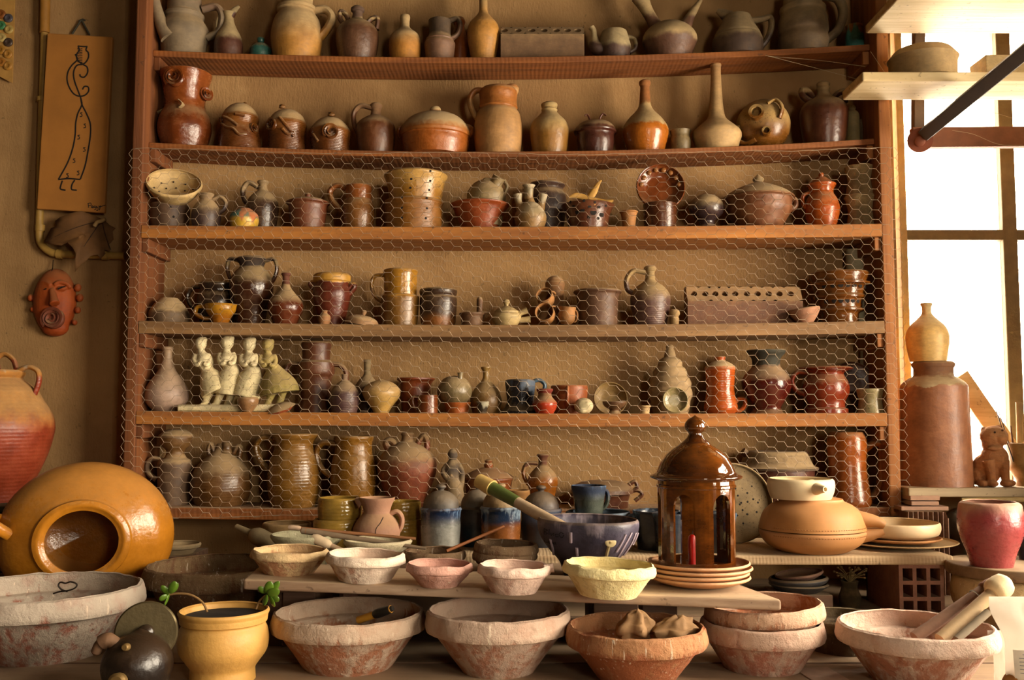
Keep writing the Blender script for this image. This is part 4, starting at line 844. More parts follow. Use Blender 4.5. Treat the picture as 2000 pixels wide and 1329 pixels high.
RZ = ZC - .412; RY0, RY1 = CAM.y + 2.43, MY0 - .012
o = box_obj('rear_plank', (-.62, RY0, RZ - .022), (.33, RY1, RZ), M_BENCH, bevel=.004); tag(o, 'dark narrow plank behind the pigment bowls holding mortar and brown bowls', 'plank')
# hollow bricks
M_BRICK = C('9a6e5a', r=.9, d=.2, bump=.5, var=.3)
def hollow_brick(x0, x1, y0, y1, z0, z1, label, grp):
    W, H, D = x1 - x0, z1 - z0, y1 - y0; mb = MB(); t = W * .085; k = (W - 4 * t) / 3; kz = (H - 4 * t) / 3
    for i in range(4):
        a = i * (k + t) - W / 2; mb.box((a, 0, 0), (a + t, D, H))
    for i in range(4):
        a = i * (kz + t)
        for j in range(3):
            b = -W / 2 + t + j * (k + t); mb.box((b, 0, a), (b + k, D, a + t))
    mb.box((-W / 2, D - .01, 0), (W / 2, D, H))
    o = mesh_obj('hollow_brick', mb.v, mb.f, M_BRICK, None, ((x0 + x1) / 2, y0, z0), smooth=False); return tag(o, label, 'brick', grp)
xa = P(1757, 1150, MY0 + .01).x; xb = P(1845, 1150, MY0 + .01).x
hollow_brick(xa, xb, MY0 + .012, MY0 + .27, TABLE, MIDZ - .026, 'nine-hole hollow clay brick propping right end of weathered plank', 'hollow bricks')
hollow_brick(-.60, -.47, MY0 + .012, MY0 + .27, TABLE, MIDZ - .026, 'hollow clay brick in shadow under left end of weathered plank', 'hollow bricks')
for x0 in (-.60, .20):
    o = box_obj('prop_block', (x0, RY0 + .02, TABLE), (x0 + .11, RY1 - .02, RZ - .022), M_BENCH); tag(o, 'rough wooden block propping the dark rear plank, ' + ('left end' if x0 < 0 else 'right end'), 'block', 'prop blocks')
for i, x0 in enumerate((-.56, .30)):
    y = fl.y + .17 if i == 0 else fr_.y + .17
    o = box_obj('prop_block', (x0, y, TABLE), (x0 + .08, y + .08, FBZ(x0 + .04) - TH - .002), M_BENCH); tag(o, 'rough wooden block propping the dusty front plank, ' + ('left end' if i == 0 else 'right end'), 'block', 'prop blocks')

# ---------------------------------------------------------------- pigment bowls on the front plank
def terrine(rim, hw, base, hb, band=14):
    return f'{rim},{hw * .945} {rim + 1.2},{hw * .962} {rim + band * .35},{hw * .985} {rim + band * .78},{hw} {rim + band},{hw * .985}! {rim + band + 2.5},{hw * .905}! {rim + band + 6},{hw * .88} {(rim + band + base) / 2 + 2},{(hw * .87 + hb) / 2 + 1} {base},{hb}'
G5 = 'pigment bowls on the front plank'
pot('pigment_bowl', 'ochre-dusted terracotta bowl, leftmost on the front plank', 'bowl', 565, terrine(1074, 76, 1127, 48, 17), FBZ, slip('a8704c', 'd0b284', .5), lump=.003, group=G5, seg=64, tilt=1.5)
pot('pigment_bowl', 'pinkish-white crusted bowl, second from left on the front plank', 'bowl', 713, terrine(1082, 78, 1142, 50, 19), FBZ, slip('b07c60', 'e2cdb8', .7), lump=.003, group=G5, seg=64, tilt=2)
pot('pigment_bowl', 'small salmon pink bowl in middle of the front plank', 'bowl', 858, terrine(1101, 66, 1151, 36, 16), FBZ, slip('ba8470', 'd0a090', .6), lump=.0022, group=G5, seg=64, tilt=1)
I = pot('pigment_bowl', 'pale pink crusted bowl with stub handle, left of yellow bowl', 'bowl', 1003, terrine(1104, 72, 1164, 44, 18), FBZ, slip('b88c78', 'dfc2b0', .65), lump=.003, group=G5, seg=64, hs=[('1062,1112,0,9 1072,1110,0,8 1080,1108,0,9', 8, 1.0)], tilt=1.5)
pot('pigment_bowl', 'bright pale yellow crusted bowl beside the brown lantern', 'bowl', 1188, terrine(1101, 92, 1173, 56, 22), FBZ, slip('cbb270', 'e4d49c', .8), lump=.004, group=G5, seg=72, tilt=2.5)
# ---------------------------------------------------------------- plates and lantern
PL = C('c48e62', r=.45, d=.15, dustc='cfae88', var=.12); lz = FBZ(.3); LY = CAM.y + 2.29; lx = P(1364, 1120, LY).x; lz = FBZ(lx) + .003; ps = S(LY)
for i in range(4):
    R = (101 - abs(i - 2) * 2) * ps; pf = smooth_profile([(.020, R, False), (.017, R * 1.005, False), (.009, R * .86, False), (.001, R * .62, False), (0, R * .58, False)])
    mb = lathe(vessel(pf, .0045, True, .006), 64); o = mesh_obj('plate', mb.v, mb.f, PL, None, (lx + (.002, -.003, .002, -.001)[i], LY, lz + i * .0105))
    tag(o, ('lowest', 'second lowest', 'second highest', 'topmost')[i] + ' of four salmon clay plates stacked under the brown lantern', 'plate', 'plates under the lantern')
LB = lz + 3 * .0105 + .0068
def lantern():
    m = C('4a220a', '663410', .5, .35, r=-.12, d=0, var=.6, coat=.6, bump=.04); lx2 = P(1360, 1000, LY).x; base = Vector((lx2, LY, LB)); root = tag(empty('lantern', base), 'glossy brown ceramic lantern with arched openings and domed roof', 'lantern')
    zt = lambda v: P(1360, v, LY).z - LB; px = ps; k = zt(940) / (zt(940) - zt(1112)); zz = lambda v: zt(940) - (zt(940) - zt(v)) * k if v > 940 else zt(v)
    R = 74 * px; z0, z1 = 0.0, zz(938); zb, zs, zt_ = zz(1096), zz(990), zz(962); hwA = math.radians(16.5); th = .007; NB = 6
    def zopen(da):
        q = 1 - (da / hwA) ** 2; return zs + (zt_ - zs) * math.sqrt(max(q, 0))
    cols = []
    for b in range(NB):
        c = math.radians(-90 - 29 + 60 * b)
        cols += [(c + hwA * t, hwA * t) for t in (-1, -.96, -.85, -.7, -.5, -.25, 0, .25, .5, .7, .85, .96, 1)] + [(c + hwA + (math.radians(60) - 2 * hwA) * t, None) for t in (.25, .5, .75)]
    def ptc(a, z, r): return Vector((math.cos(a) * r, math.sin(a) * r, z))
    prof_r = lambda z: R * (1.0 + (.035 if z < zz(1106) else 0) + (.03 if zz(952) < z < zz(946) else 0))
    mb = MB(); N = len(cols)
    lo = [z0, zz(1112), zz(1106), zz(1104), zb]; up_n = 4
    for r in (R, R - th):
        out = r == R
        for i in range(N):
            a0, d0 = cols[i]; a1, d1 = cols[(i + 1) % N]
            def strip(zs0, zs1):
                q0 = [ptc(a0, z, (prof_r(z) if out else r)) for z in zs0]; q1 = [ptc(a1, z, (prof_r(z) if out else r)) for z in zs1]; m_ = len(q0)
                mb.add(q0 + q1, [((j, m_ + j, m_ + j + 1, j + 1) if out else (j, j + 1, m_ + j + 1, m_ + j)) for j in range(m_ - 1)])
            strip(lo, lo)
            op = d0 is not None and d1 is not None
            s0 = zopen(d0) if op else None; s1 = zopen(d1) if op else None
            ups = [zz(960), zz(953), zz(951), zz(947), zz(945), z1]
            if op: strip([s0] + ups, [s1] + ups)
            else: strip([zb, zz(1050), zs, zz(975)] + ups, [zb, zz(1050), zs, zz(975)] + ups)
    for i in range(N):           # reveals of the openings
        a0, d0 = cols[i]; a1, d1 = cols[(i + 1) % N]
        if d0 is not None and d1 is not None:
            for za, zc_ in ((zb, zb), (zopen(d0), zopen(d1))):
                mb.add([ptc(a0, za, R), ptc(a1, zc_, R), ptc(a1, zc_, R - th), ptc(a0, za, R - th)], [(0, 1, 2, 3)])
        if d0 is not None and abs(abs(d0) - hwA) < 1e-6:
            mb.add([ptc(a0, zb, R), ptc(a0, zs, R), ptc(a0, zs, R - th), ptc(a0, zb, R - th)], [(0, 1, 2, 3)])
    mb.add(lathe([(.0, 0), (.0, R * 1.03)], 60).v, lathe([(.0, 0), (.0, R * 1.03)], 60).f); mb.add(lathe([(.007, 0), (.007, R - th)], 60).v, lathe([(.007, 0), (.007, R - th)], 60).f)
    mesh_obj('body', mb.v, mb.f, m, root, angle=32)
    pf = [(zt(866), 28 * px, True), (zt(869), 31 * px, False), (zt(876), 42 * px, False), (zt(890), 58 * px, False), (zt(908), 70 * px, False), (zt(923), 76 * px, True), (zt(926), 80 * px, False), (zt(930), 89 * px, False), (zt(933), 88 * px, False), (zt(938), 76 * px, True)]
    lm = lathe(vessel(smooth_profile(pf), .008, False), 64); roof = mesh_obj('roof', lm.v, lm.f, m, root)
    pf = [(zt(811), 0, False), (zt(814), 4 * px, False), (zt(819), 13 * px, False), (zt(828), 20 * px, False), (zt(838), 20 * px, False), (zt(846), 13 * px, False), (zt(849), 13 * px, True), (zt(856), 17 * px, False), (zt(866), 28 * px, True), (zt(868), 29 * px, False)]
    lm = lathe(vessel(smooth_profile(pf), .008, False), 40); mesh_obj('finial', lm.v, lm.f, m, roof)
    cr_ = 6.5 * px; cp = P(1352, 1090, LY - .02); pf = smooth_profile([(zz(1043) - .009, 0, False), (zz(1044) - .009, cr_ * .5, False), (zz(1048) - .009, cr_, False), (0.0, cr_ * 1.05, False)])
    ce = tag(empty('candle', (cp.x, LY - .02, LB + .0075)), 'red candle standing inside the brown ceramic lantern', 'candle'); lm = lathe(vessel(pf, .002, False), 20); mesh_obj('wax', lm.v, lm.f, plain('red_wax', 'c01810', .35, Emission_Strength=0.0), ce)
    wk = tube_mesh(MB(), [(0, 0, pf[0][0] - .001), (.001, 0, pf[0][0] + .004), (.003, 0, pf[0][0] + .008)], .0009, 6); mesh_obj('wick', wk.v, wk.f, plain('wick_black', '201812', .9), ce)
lantern()
# ---------------------------------------------------------------- clay casserole, white dish, right plates
CAS = C('bb7c4c', 'b98452', .5, .4, r=.55, d=.0, var=.12, bump=.05); CY = MY0 + .088
def poelon():
    base = Vector((P(1586, 1030, CY).x, CY, MIDZ)); root = tag(empty('clay_fryer', base), 'clamshell terracotta pan with paired handles on weathered plank', 'pan'); px = S(CY); z = lambda v: P(1586, v, CY).z - MIDZ
    k = z(1033) / (z(1033) - z(1085)); zl = lambda v: z(1033) - (z(1033) - z(v)) * k
    lo = smooth_profile([(z(1033) - .003, 100 * px, True), (zl(1038), 101 * px, False), (zl(1050), 98 * px, False), (zl(1064), 90 * px, False), (zl(1076), 75 * px, False), (zl(1082), 64 * px, False), (0, 54 * px, False)]); mb = lathe(vessel(lo, .005), 72); lob = mesh_obj('lower_pan', mb.v, mb.f, CAS, root)
    hi = smooth_profile([(z(974), 58 * px, True), (z(978), 60 * px, False), (z(986), 76 * px, False), (z(1000), 91 * px, False), (z(1018), 98 * px, False), (z(1032), 101 * px, False)]); mb = lathe(vessel(hi, .005, False), 72); hib = mesh_obj('upper_pan', mb.v, mb.f, CAS, root)
    for (s, par) in (('1650,1014,-20,22 1688,1016,-34,15 1712,1020,-40,11 1728,1027,-44,7', hib), ('1650,1048,-20,20 1688,1046,-34,14 1712,1042,-40,10 1726,1038,-44,7', lob)):
        o = tube_px(s, CY, 10, base=base, seg=16); mesh_obj('handle', o.v, o.f, CAS, par)
    for v in (1026, 1041):       # stamped rope line
        mb = MB(); R = 101 * px * (1.0 if v == 1026 else .995)
        for i in range(44):
            t = math.radians(-150 + i * 3.0); r_ = 99.6 * px if v == 1026 else 100.2 * px; ellipsoid(mb, (math.cos(t) * r_, math.sin(t) * r_, z(v)), (.0024, .0024, .0013), None, 6, 4)
        mesh_obj('stamped_border', mb.v, mb.f, C('a86a40', r=.6, d=0), hib if v == 1026 else lob)
    return base.z + z(974)
ptop = poelon()
WH = C('d9c49c', r=.55, d=.0, var=.06, bump=.03)
I = pot('white_dish', 'small cream dish with pinched side spout on the terracotta pan', 'dish', 1564, '936,61 939,63 950,64 962,62 975,57', ptop + .0005, WH, Y=CY, sp=[('1586,955,-46,17 1600,956,-66,10 1612,957,-82,5.5', 8)], seg=56)
PY = MY0 + .215
q1 = pot('dinner_plate', 'large tan plate lowest in the stack on right end of plank', 'plate', 1750, '1056,114 1059,112 1068,84 1078,62', MIDZ, C('b3966a', r=.5, d=.1, var=.12), Y=PY, seg=64, floor=.006)
q2 = pot('side_plate', 'smaller tan plate between the large plate and white bowl', 'plate', 1750, '1049,84 1052,83 1060,62', q1.base.z + .014, C('b07c4c', r=.5, d=.05, var=.12), Y=PY, seg=56, floor=.004)
pot('cream_bowl', 'shallow cream bowl topping the plate stack behind the pan handle', 'bowl', 1750, '1020,80 1023,81 1036,81 1046,76 1053,60', q2.base.z + .012, C('d8bf98', r=.35, d=0, var=.06, bump=.03), Y=PY, seg=64)
# ---------------------------------------------------------------- mortar, brown bowls, brushes on the rear plank
MO = C('3a3444', '4c4658', .5, .3, r=.35, d=.15, drip='8f8490', damt=.3)
I = pot('glaze_mortar', 'purple-blue glaze bowl with cream drips and a long pestle', 'bowl', 1147, '1014,97 1018,99 1034,98 1054,90 1076,74 1096,56 1108,46', RZ, MO, Y=RY0 + .115, seg=72, parts=True, tilt=1)
strokes(I, ['1183,1046 1180,1056 1178,1068 1176,1088'], 3.4, plain('cream_glaze', 'd6c08c', .35), 'glaze_drip', True)
mb = MB(); c, nn = surf(I, 1183, 1048, 0); ellipsoid(mb, c, (.0155, .0025, .0125), Vector((0, -1, 0)).rotation_difference(nn).to_matrix()); part(I, 'glaze_splash', mb, plain('cream_glaze', 'd6c08c', .35))
strokes(I, ['1212,1034 1204,1052 1196,1068', '1224,1032 1214,1052 1204,1074 1200,1084', '1234,1034 1226,1056 1214,1080', '1108,1030 1109,1050', '1072,1048 1078,1070 1080,1082', '1240,1036 1233,1060', '1120,1060 1122,1076'], 2.9, plain('lilac_glaze', 'b9a8b4', .4), 'glaze_drip', True)
strokes(I, ['1060,1028 1060,1040', '1060,1029 1066,1031 1061,1035 1066,1038 1060,1040', '1069,1028 1069,1040', '1072,1035 1073,1040 1077,1035 1077,1040', '1085,1036 1080,1037 1081,1041 1086,1041', '1095,1034 1090,1032 1087,1037 1092,1042 1096,1036', '1064,1052 1061,1054 1063,1057 1067,1056', '1069,1053 1068,1057 1072,1056 1071,1053 1069,1053', '1074,1053 1074,1060', '1074,1053 1077,1054 1074,1057', '1080,1053 1077,1056 1081,1057 1081,1053 1083,1058'], .8, plain('ink_black', '14101a', .7), 'handwriting')
mb = lathe([(I.prof[0][0] * .55, 0), (I.prof[0][0] * .55, rad_at(I, I.prof[0][0] * .55) - .006)], 48); part(I, 'cream_slip', mb, plain('cream_slip_paste', 'c4aa72', .8))
# pestle leaning in the mortar
pr = tag(empty('pestle', P(1070, 1010, I.Y)), 'wooden pestle with green sleeve and cream head leaning in mortar', 'pestle')
a, b = P(938, 941, I.Y + .16), P(1082, 1022, I.Y - .0); off = pr.location; dr = (b - a).normalized(); L = (b - a).length; sc = S(I.Y)
def stick(name, t0, t1, r0, r1, m, par, lat=0):
    k = tube_mesh(MB(), [a + dr * L * (t0 + (t1 - t0) * i / 4) - off for i in range(5)], [r0 * sc + (r1 - r0) * sc * i / 4 for i in range(5)], 18); return mesh_obj(name, k.v, k.f, m, par)
stick('shaft', .45, 1.25, 11, 13, plain('dusty_stick', 'b79c7c', .9), pr); stick('green_sleeve', .15, .52, 14, 12, plain('green_tape', '56622e', .5), pr); stick('head', -.02, .17, 15, 17, plain('cream_head', 'c9a764', .6), pr)
BW = slip('6e4a30', '8a6f52', .35)
I1 = pot('brown_bowl', 'dark brown clay bowl with a wooden stick across, left of nested bowls', 'bowl', 848, terrine(1076, 62, 1118, 40, 16), RZ, BW, Y=RY0 + .16, lump=.002, group='brown bowls behind the front plank', seg=56)
I2 = pot('brown_bowl', 'lower of two nested brown bowls behind the pink pigment bowl', 'bowl', 986, terrine(1076, 64, 1112, 42, 16), RZ, BW, Y=RY0 + .14, lump=.002, group='brown bowls behind the front plank', seg=56)
pot('brown_bowl', 'upper of two nested brown bowls behind the pink pigment bowl', 'bowl', 987, terrine(1062, 64, 1096, 40, 16), I2.base.z + .014, BW, Y=I2.Y, lump=.002, group='brown bowls behind the front plank', seg=56, tilt=2)
def rod(name, label, cat, p0, p1, r0, r1, m, bulge=None, grp=None):
    p0, p1 = Vector(p0), Vector(p1); n = 8; k = tube_mesh(MB(), [p0.lerp(p1, i / n) - p0 for i in range(n + 1)], [r0 + (r1 - r0) * i / n for i in range(n + 1)], 12)
    root = empty(name, p0) if bulge else None; o = mesh_obj('shaft' if bulge else name, k.v, k.f, m, root, (0, 0, 0) if root else p0)
    if bulge:
        t0, t1, rr, mm = bulge; pts = [p0.lerp(p1, t0 + (t1 - t0) * i / 6) - p0 for i in range(7)]; k = tube_mesh(MB(), pts, [rr * s for s in (.7, 1, 1.05, 1, 1, .9, .5)], 12); mesh_obj('head', k.v, k.f, mm, root)
    tag(root or o, label, cat, grp); return root or o
STK = plain('wooden_stick', '8a5a34', .7); DST = plain('dusty_wood', 'a3876a', .9)
rod('stick', 'orange-brown wooden stick resting across the dark brown bowl', 'stick', P(872, 1077, I1.Y - .03), P(984, 1029, I1.Y + .06), .0042, .0042, plain('orange_stick', '9a5a2a', .6))
# glaze bowls with brushes on the left of the rear plank
GB = slip('7c7456', 'a09a7c', .5)
g1 = pot('glaze_bowl', 'pale green-grey glaze bowl with brushes laid across it', 'bowl', 600, '1044,70 1047,71 1060,62 1078,44 1098,36', RZ, GB, Y=RY0 + .20, group='glaze bowls with brushes', seg=56)
g2 = pot('glaze_bowl', 'pale glaze bowl half hidden behind the pinkish-white pigment bowl', 'bowl', 738, '1055,66 1058,67 1070,58 1084,44 1098,36', RZ, slip('8a7c62', 'bdb090', .6), Y=RY0 + .17, group='glaze bowls with brushes', seg=56)
bh = plain('brush_bristle', 'b79a80', .9)
rod('brush', 'long brown brush lying highest across the glaze bowls', 'brush', P(568, 1031, g1.Y - .02), P(812, 1053, g2.Y + .0), .0045, .0038, STK, (-.02, .09, .007, bh), 'brushes on glaze bowls')
rod('brush', 'mottled grey-handled brush crossing below the highest brush', 'brush', P(590, 1037, g1.Y - .05), P(832, 1072, g2.Y - .05), .0085, .004, plain('mottled_handle', '7a6650', .8), (-.01, .12, .008, STK), 'brushes on glaze bowls')
rod('brush', 'short thick pale brush stub between the two glaze bowls', 'brush', P(614, 1052, g1.Y - .075), P(682, 1082, g2.Y - .06), .0075, .0065, DST, (-.06, .5, .013, plain('crusted_bristle', 'c2ab8c', .95)), 'brushes on glaze bowls')
# ---------------------------------------------------------------- row on the weathered plank
OL = C('8a6c2c', '967632', .5, .2, r=-.02, d=.05, rib=30)
a1 = pot('olive_bowl', 'glossy olive bowl, lower of the left stack behind the pink jug', 'bowl', 662, '1014,48 1017,50 1040,50 1062,44', MIDZ, OL, Y=MY0 + .14, group='stacked olive bowls', seg=48)
pot('olive_bowl', 'glossy olive bowl, upper of the left stack behind the pink jug', 'bowl', 664, '973,41 976,42 995,43 1012,42', a1.top, OL, Y=MY0 + .14, group='stacked olive bowls', seg=48)
a1 = pot('olive_bowl', 'glossy olive bowl, lower of the right stack beside the blue jars', 'bowl', 785, '1014,40 1017,40 1040,40 1062,36', MIDZ, OL, Y=MY0 + .20, group='stacked olive bowls', seg=48)
pot('olive_bowl', 'glossy olive bowl, upper of the right stack beside the blue jars', 'bowl', 784, '980,38 983,38 1000,39 1013,38', a1.top, OL, Y=MY0 + .20, group='stacked olive bowls', seg=48)
I = pot('cracked_jug', 'matte pink jug with a crack down its belly before olive bowls', 'jug', 736, '973,35 976,34 990,28 999,26! 1003,27 1016,38 1034,46 1052,44 1062,40', MIDZ, C('9a7058', r=.75, d=.2, var=.15), Y=MY0 + .075, hs=[('758,1006 776,1000 785,1012 782,1032 768,1048', 5)], sp=[('708,984,0,12 699,978,0,7 694,975,0,3', 6)], seg=48)
strokes(I, ['752,1008 748,1018 741,1028 740,1040'], .7, plain('crack_dark', '2a1a14', .9), 'crack')
BJ = C('8a8a84', '1e2c48', .68, .12, r=.2, d=.1, drip='6a86a8', damt=.35, toprough=.15); BL = C('564e46', r=.5, d=.12)
def bluejar(label, cx, Y, dv=0, lidm=BL, m=BJ, tail=1066):
    pot('blue_jar', label, 'jar', cx, f'{992 + dv},39 {995 + dv},41! {1000 + dv},39 {1030 + dv},39 {tail},36', MIDZ, m, Y=Y, lid=f'{958 + dv},6 {962 + dv},18 {970 + dv},28 {982 + dv},34 {991 + dv},35! {994 + dv},34', knob=f'{946 + dv},0 {948 + dv},8 {952 + dv},10 {956 + dv},6 {960 + dv},6', lidm=lidm, group='lidded blue jars', seg=48)
bluejar('blue-glazed lidded jar with grey dome, leftmost of the blue jars', 861, MY0 + .12)
bluejar('blue lidded jar set back second from left, pale mottled dome', 935, MY0 + .22, -2, C('7c7468', r=.4, d=.12), C('1e2a30', '3a3430', .5, .2, r=.2, d=.1))
bluejar('blue drip-glazed jar with tan dome under the pestle head', 978, MY0 + .12, -2, C('8e7450', r=.5, d=.15), C('7a4422', '1c2a40', .62, .06, r=.15, d=.05, drip='7a8c9c', damt=.4, toprough=.12))
bluejar('dark blue lidded jar partly behind the mortar, rightmost of the blue jars', 1057, MY0 + .21, 2, C('4a3e38', r=.5, d=.12), C('2a2a30', '3c4458', .7, .1, r=.2, d=.1))
pot('terracotta_cup', 'small plain terracotta cup behind the pestle sleeve', 'cup', 1013, '958,21 960,22 972,20 990,16', MIDZ + .055, C('a06a3c', r=.7, d=.2), Y=-.055)
BM = C('2a2c30', '2c3440', .5, .3, r=.12, d=.05, drip='5a7a98', damt=.3)
def mug(label, cx, top, bot, hw, Y, sup, hs, m=BM): return pot('blue_mug', label, 'mug', cx, f'{top},{hw} {top + 3},{hw} {top + 12},{hw - 2} {bot},{hw * .8}', sup, m, Y=Y, hs=hs, group='blue mugs behind the mortar', seg=44)
ba = pot('blue_dish', 'dark blue dish with pale rim carrying a blue mug, behind mortar', 'dish', 1168, '1000,62 1003,63 1020,58 1060,40', MIDZ, C('2a2c34', '6c7f92', .72, .1, r=.15, d=.05), Y=MY0 + .20, seg=52)
mug('blue-grey mug with large loop handle standing on the dark blue dish', 1150, 949, 1001, 34, MY0 + .20, ba.top - .004, [('1174,960 1184,960 1187,976 1180,992 1170,996', 4.5)], C('4a5048', '22304a', .62, .1, r=.12, d=.05, drip='56708e', damt=.25))
mug('dark blue mug with left handle, between mortar and lantern', 1282, 998, 1062, 46, MY0 + .14, MIDZ, [('1244,1008 1230,1010 1230,1030 1244,1040', 5)])
mug('dark blue mug seen through the lantern opening, pale drip on its side', 1310, 1003, 1070, 36, MY0 + .06, MIDZ, [('1340,1012 1352,1016 1350,1036 1338,1044', 4)])
mug('dark blue mug peeking out right of the lantern', 1405, 1002, 1072, 34, MY0 + .08, MIDZ, [('1376,1012 1364,1016 1366,1036 1378,1044', 4)])
# leaning perforated plate
def colander_plate():
    Y = -.13; c = P(1430, 984, Y); R = 77 * S(Y, 990); root = tag(empty('colander_plate', c), 'large tan perforated plate leaning behind lantern and terracotta pan', 'plate')
    m = C('86704e', r=.8, d=.3, speck='3a2a1a'); pf = smooth_profile([(.022, R, False), (.018, R * 1.01, False), (.008, R * .85, False), (0, R * .7, False)]); mb = lathe(vessel(pf, .005, True, .006), 56); mesh_obj('body', mb.v, mb.f, m, root); hb = MB(); random.seed(5)
    for i in range(46):
        t = random.uniform(0, 6.28); r_ = R * math.sqrt(random.uniform(.02, .62)); ellipsoid(hb, (math.cos(t) * r_, math.sin(t) * r_, .0062), (.0034, .0034, .0006), None, 8, 4)
    mesh_obj('drain_holes', hb.v, hb.f, plain('hole_dark', '1a120c', .95), root); root.rotation_euler = (math.radians(78), 0, math.radians(4))
colander_plate()
# ---------------------------------------------------------------- things at the left of the plank and behind
pot('ladle_bowl', 'plain tan bowl in shade behind the green-grey glaze bowl', 'bowl', 560, '1022,46 1025,47 1040,44 1062,32', MIDZ, C('8a6c42', r=.7, d=.3), Y=MY0 + .22)
rod('ladle', 'dusty clay ladle handle lying in shade under the lowest shelf', 'ladle', P(462, 1029, MY0 + .16), P(532, 1062, MY0 + .10), .008, .014, plain('clay_ladle', '7e6e50', .85), (.45, 1.2, .026, plain('clay_ladle', '7e6e50', .85)))
blk = box_obj('wooden_block', (-1.30, -.12, TABLE), (-1.0, .08, TABLE + .125), M_BENCH); tag(blk, 'low wooden block in shade behind the big orange jar', 'block')
pot('white_saucer', 'small whitish flanged bowl half hidden behind the big orange jar', 'bowl', 346, '1062,44 1065,45! 1071,43 1073,38! 1086,30', TABLE + .125, C('a08c6a', r=.8, d=.2), Y=-.05)
# ---------------------------------------------------------------- big bowls on the bench
GB6 = 'big clay bowls along the bench'
IH = pot('clay_bowl', 'huge whitewashed clay bowl cut by the left edge of the bench', 'bowl', 88, terrine(1146, 184, 1303, 104, 46), TABLE, slip('9a5038', 'b4a594', .62), lump=.003, group=GB6, seg=96, wob=.008)
pot('clay_bowl', 'terracotta bowl streaked with white slip, knife inside, under plank', 'bowl', 681, terrine(1194, 151, 1323, 86, 40), TABLE, slip('96552f', 'b49c86', .52), lump=.0022, group=GB6, seg=96, wob=.006)
pot('clay_bowl', 'deep buff-pink clay bowl in centre of the bench', 'bowl', 973, terrine(1190, 143, 1328, 70, 44), TABLE, slip('a0664a', 'b89e8a', .6), lump=.0025, group=GB6, seg=96, wob=.006)
IC = pot('clay_bowl', 'orange-brown bowl with chipped rim holding crumpled paper', 'bowl', 1243, terrine(1222, 138, 1348, 72, 42), TABLE, slip('8e4a24', 'a4744c', .35), lump=.0022, group=GB6, seg=96, wob=.006)
ID = pot('clay_bowl', 'rose-stained bowl, lower of two nested at right end of plank', 'bowl', 1488, terrine(1212, 121, 1323, 74, 40), TABLE, slip('a4614a', 'ba9c88', .58), lump=.002, group=GB6, seg=96, wob=.006)
pot('clay_bowl', 'orange bowl tilted inside another at right end of plank', 'bowl', 1496, terrine(1178, 116, 1272, 66, 34), ID.base.z + .05, slip('a8653e', 'c8a488', .45), Y=ID.Y + .015, lump=.0015, group=GB6, seg=96, wob=.006, tilt=-3)
IE = pot('clay_bowl', 'wide pink-washed bowl with mallets inside at bench right', 'bowl', 1790, terrine(1220, 151, 1350, 86, 40), TABLE, slip('a86648', 'ceb4a2', .55), lump=.002, group=GB6, seg=96, wob=.006)
pot('dark_basin', 'dark olive basin in shadow between nested bowls and pink bowl', 'basin', 1648, terrine(1204, 88, 1284, 66, 24), TABLE, slip('4e3a28', '6a5a3e', .4), lump=.0015, seg=64)
pot('brown_basin', 'wide brown basin with dried slip inside, behind the plant pot', 'basin', 432, terrine(1102, 148, 1232, 96, 40), TABLE, slip('6a4428', '7c6242', .35), lump=.003, seg=80, wob=.008)
# knife handle in bowl, paper in bowl
rod('knife', 'black and yellow knife handle poking out of the streaked bowl', 'knife', P(700, 1212, CAM.y + 2.2), P(764, 1190, CAM.y + 2.16), .0085, .008, plain('yellow_grip', 'b07a24', .5), (.45, 1.05, .010, plain('black_grip', '1c1814', .35)))
def crumple(label, u, v, w, h, Y, seed, name='paper_wad', m=None):
    c = P(u, v, Y); sc = S(Y); n = 42; k = 24; vv = []; f = []; random.seed(seed)
    for i in range(k + 1):
        t = i / k
        for j in range(n):
            a = 2 * math.pi * j / n; d = 1 + .42 * noise.noise(Vector((math.cos(a) * 1.6 + seed, math.sin(a) * 1.6, t * 3))); fold = 1 + .13 * math.sin(a * 6 + seed + 3 * t) + .10 * noise.noise(Vector((math.cos(a) * 5, math.sin(a) * 5, t * 7 + seed)))
            r = w * sc * math.sin(math.pi * min(max(t * .75 + .2, 0), 1)) * d * fold; vv.append(Vector((math.cos(a) * r + (t - .5) * w * sc * .4, math.sin(a) * r * .7, h * sc * (t - .2) + .01 * noise.noise(Vector((a, t * 4, seed))))))
    for i in range(k):
        for j in range(n): f.append((i * n + j, i * n + (j + 1) % n, (i + 1) * n + (j + 1) % n, (i + 1) * n + j))
    f += [tuple(range(n))[::-1], tuple(k * n + j for j in range(n))]
    o = mesh_obj(name, vv, f, m or plain('kraft_paper', '8a6844', .85), None, c, angle=50); tag(o, label, 'paper', 'crumpled paper in bowl'); return o
crumple('crumpled brown paper wad at left inside the orange-brown bowl', 1240, 1242, 36, 60, IC.Y + .0, 2)
crumple('crumpled brown paper wad at right inside the orange-brown bowl', 1318, 1242, 44, 46, IC.Y - .01, 9)
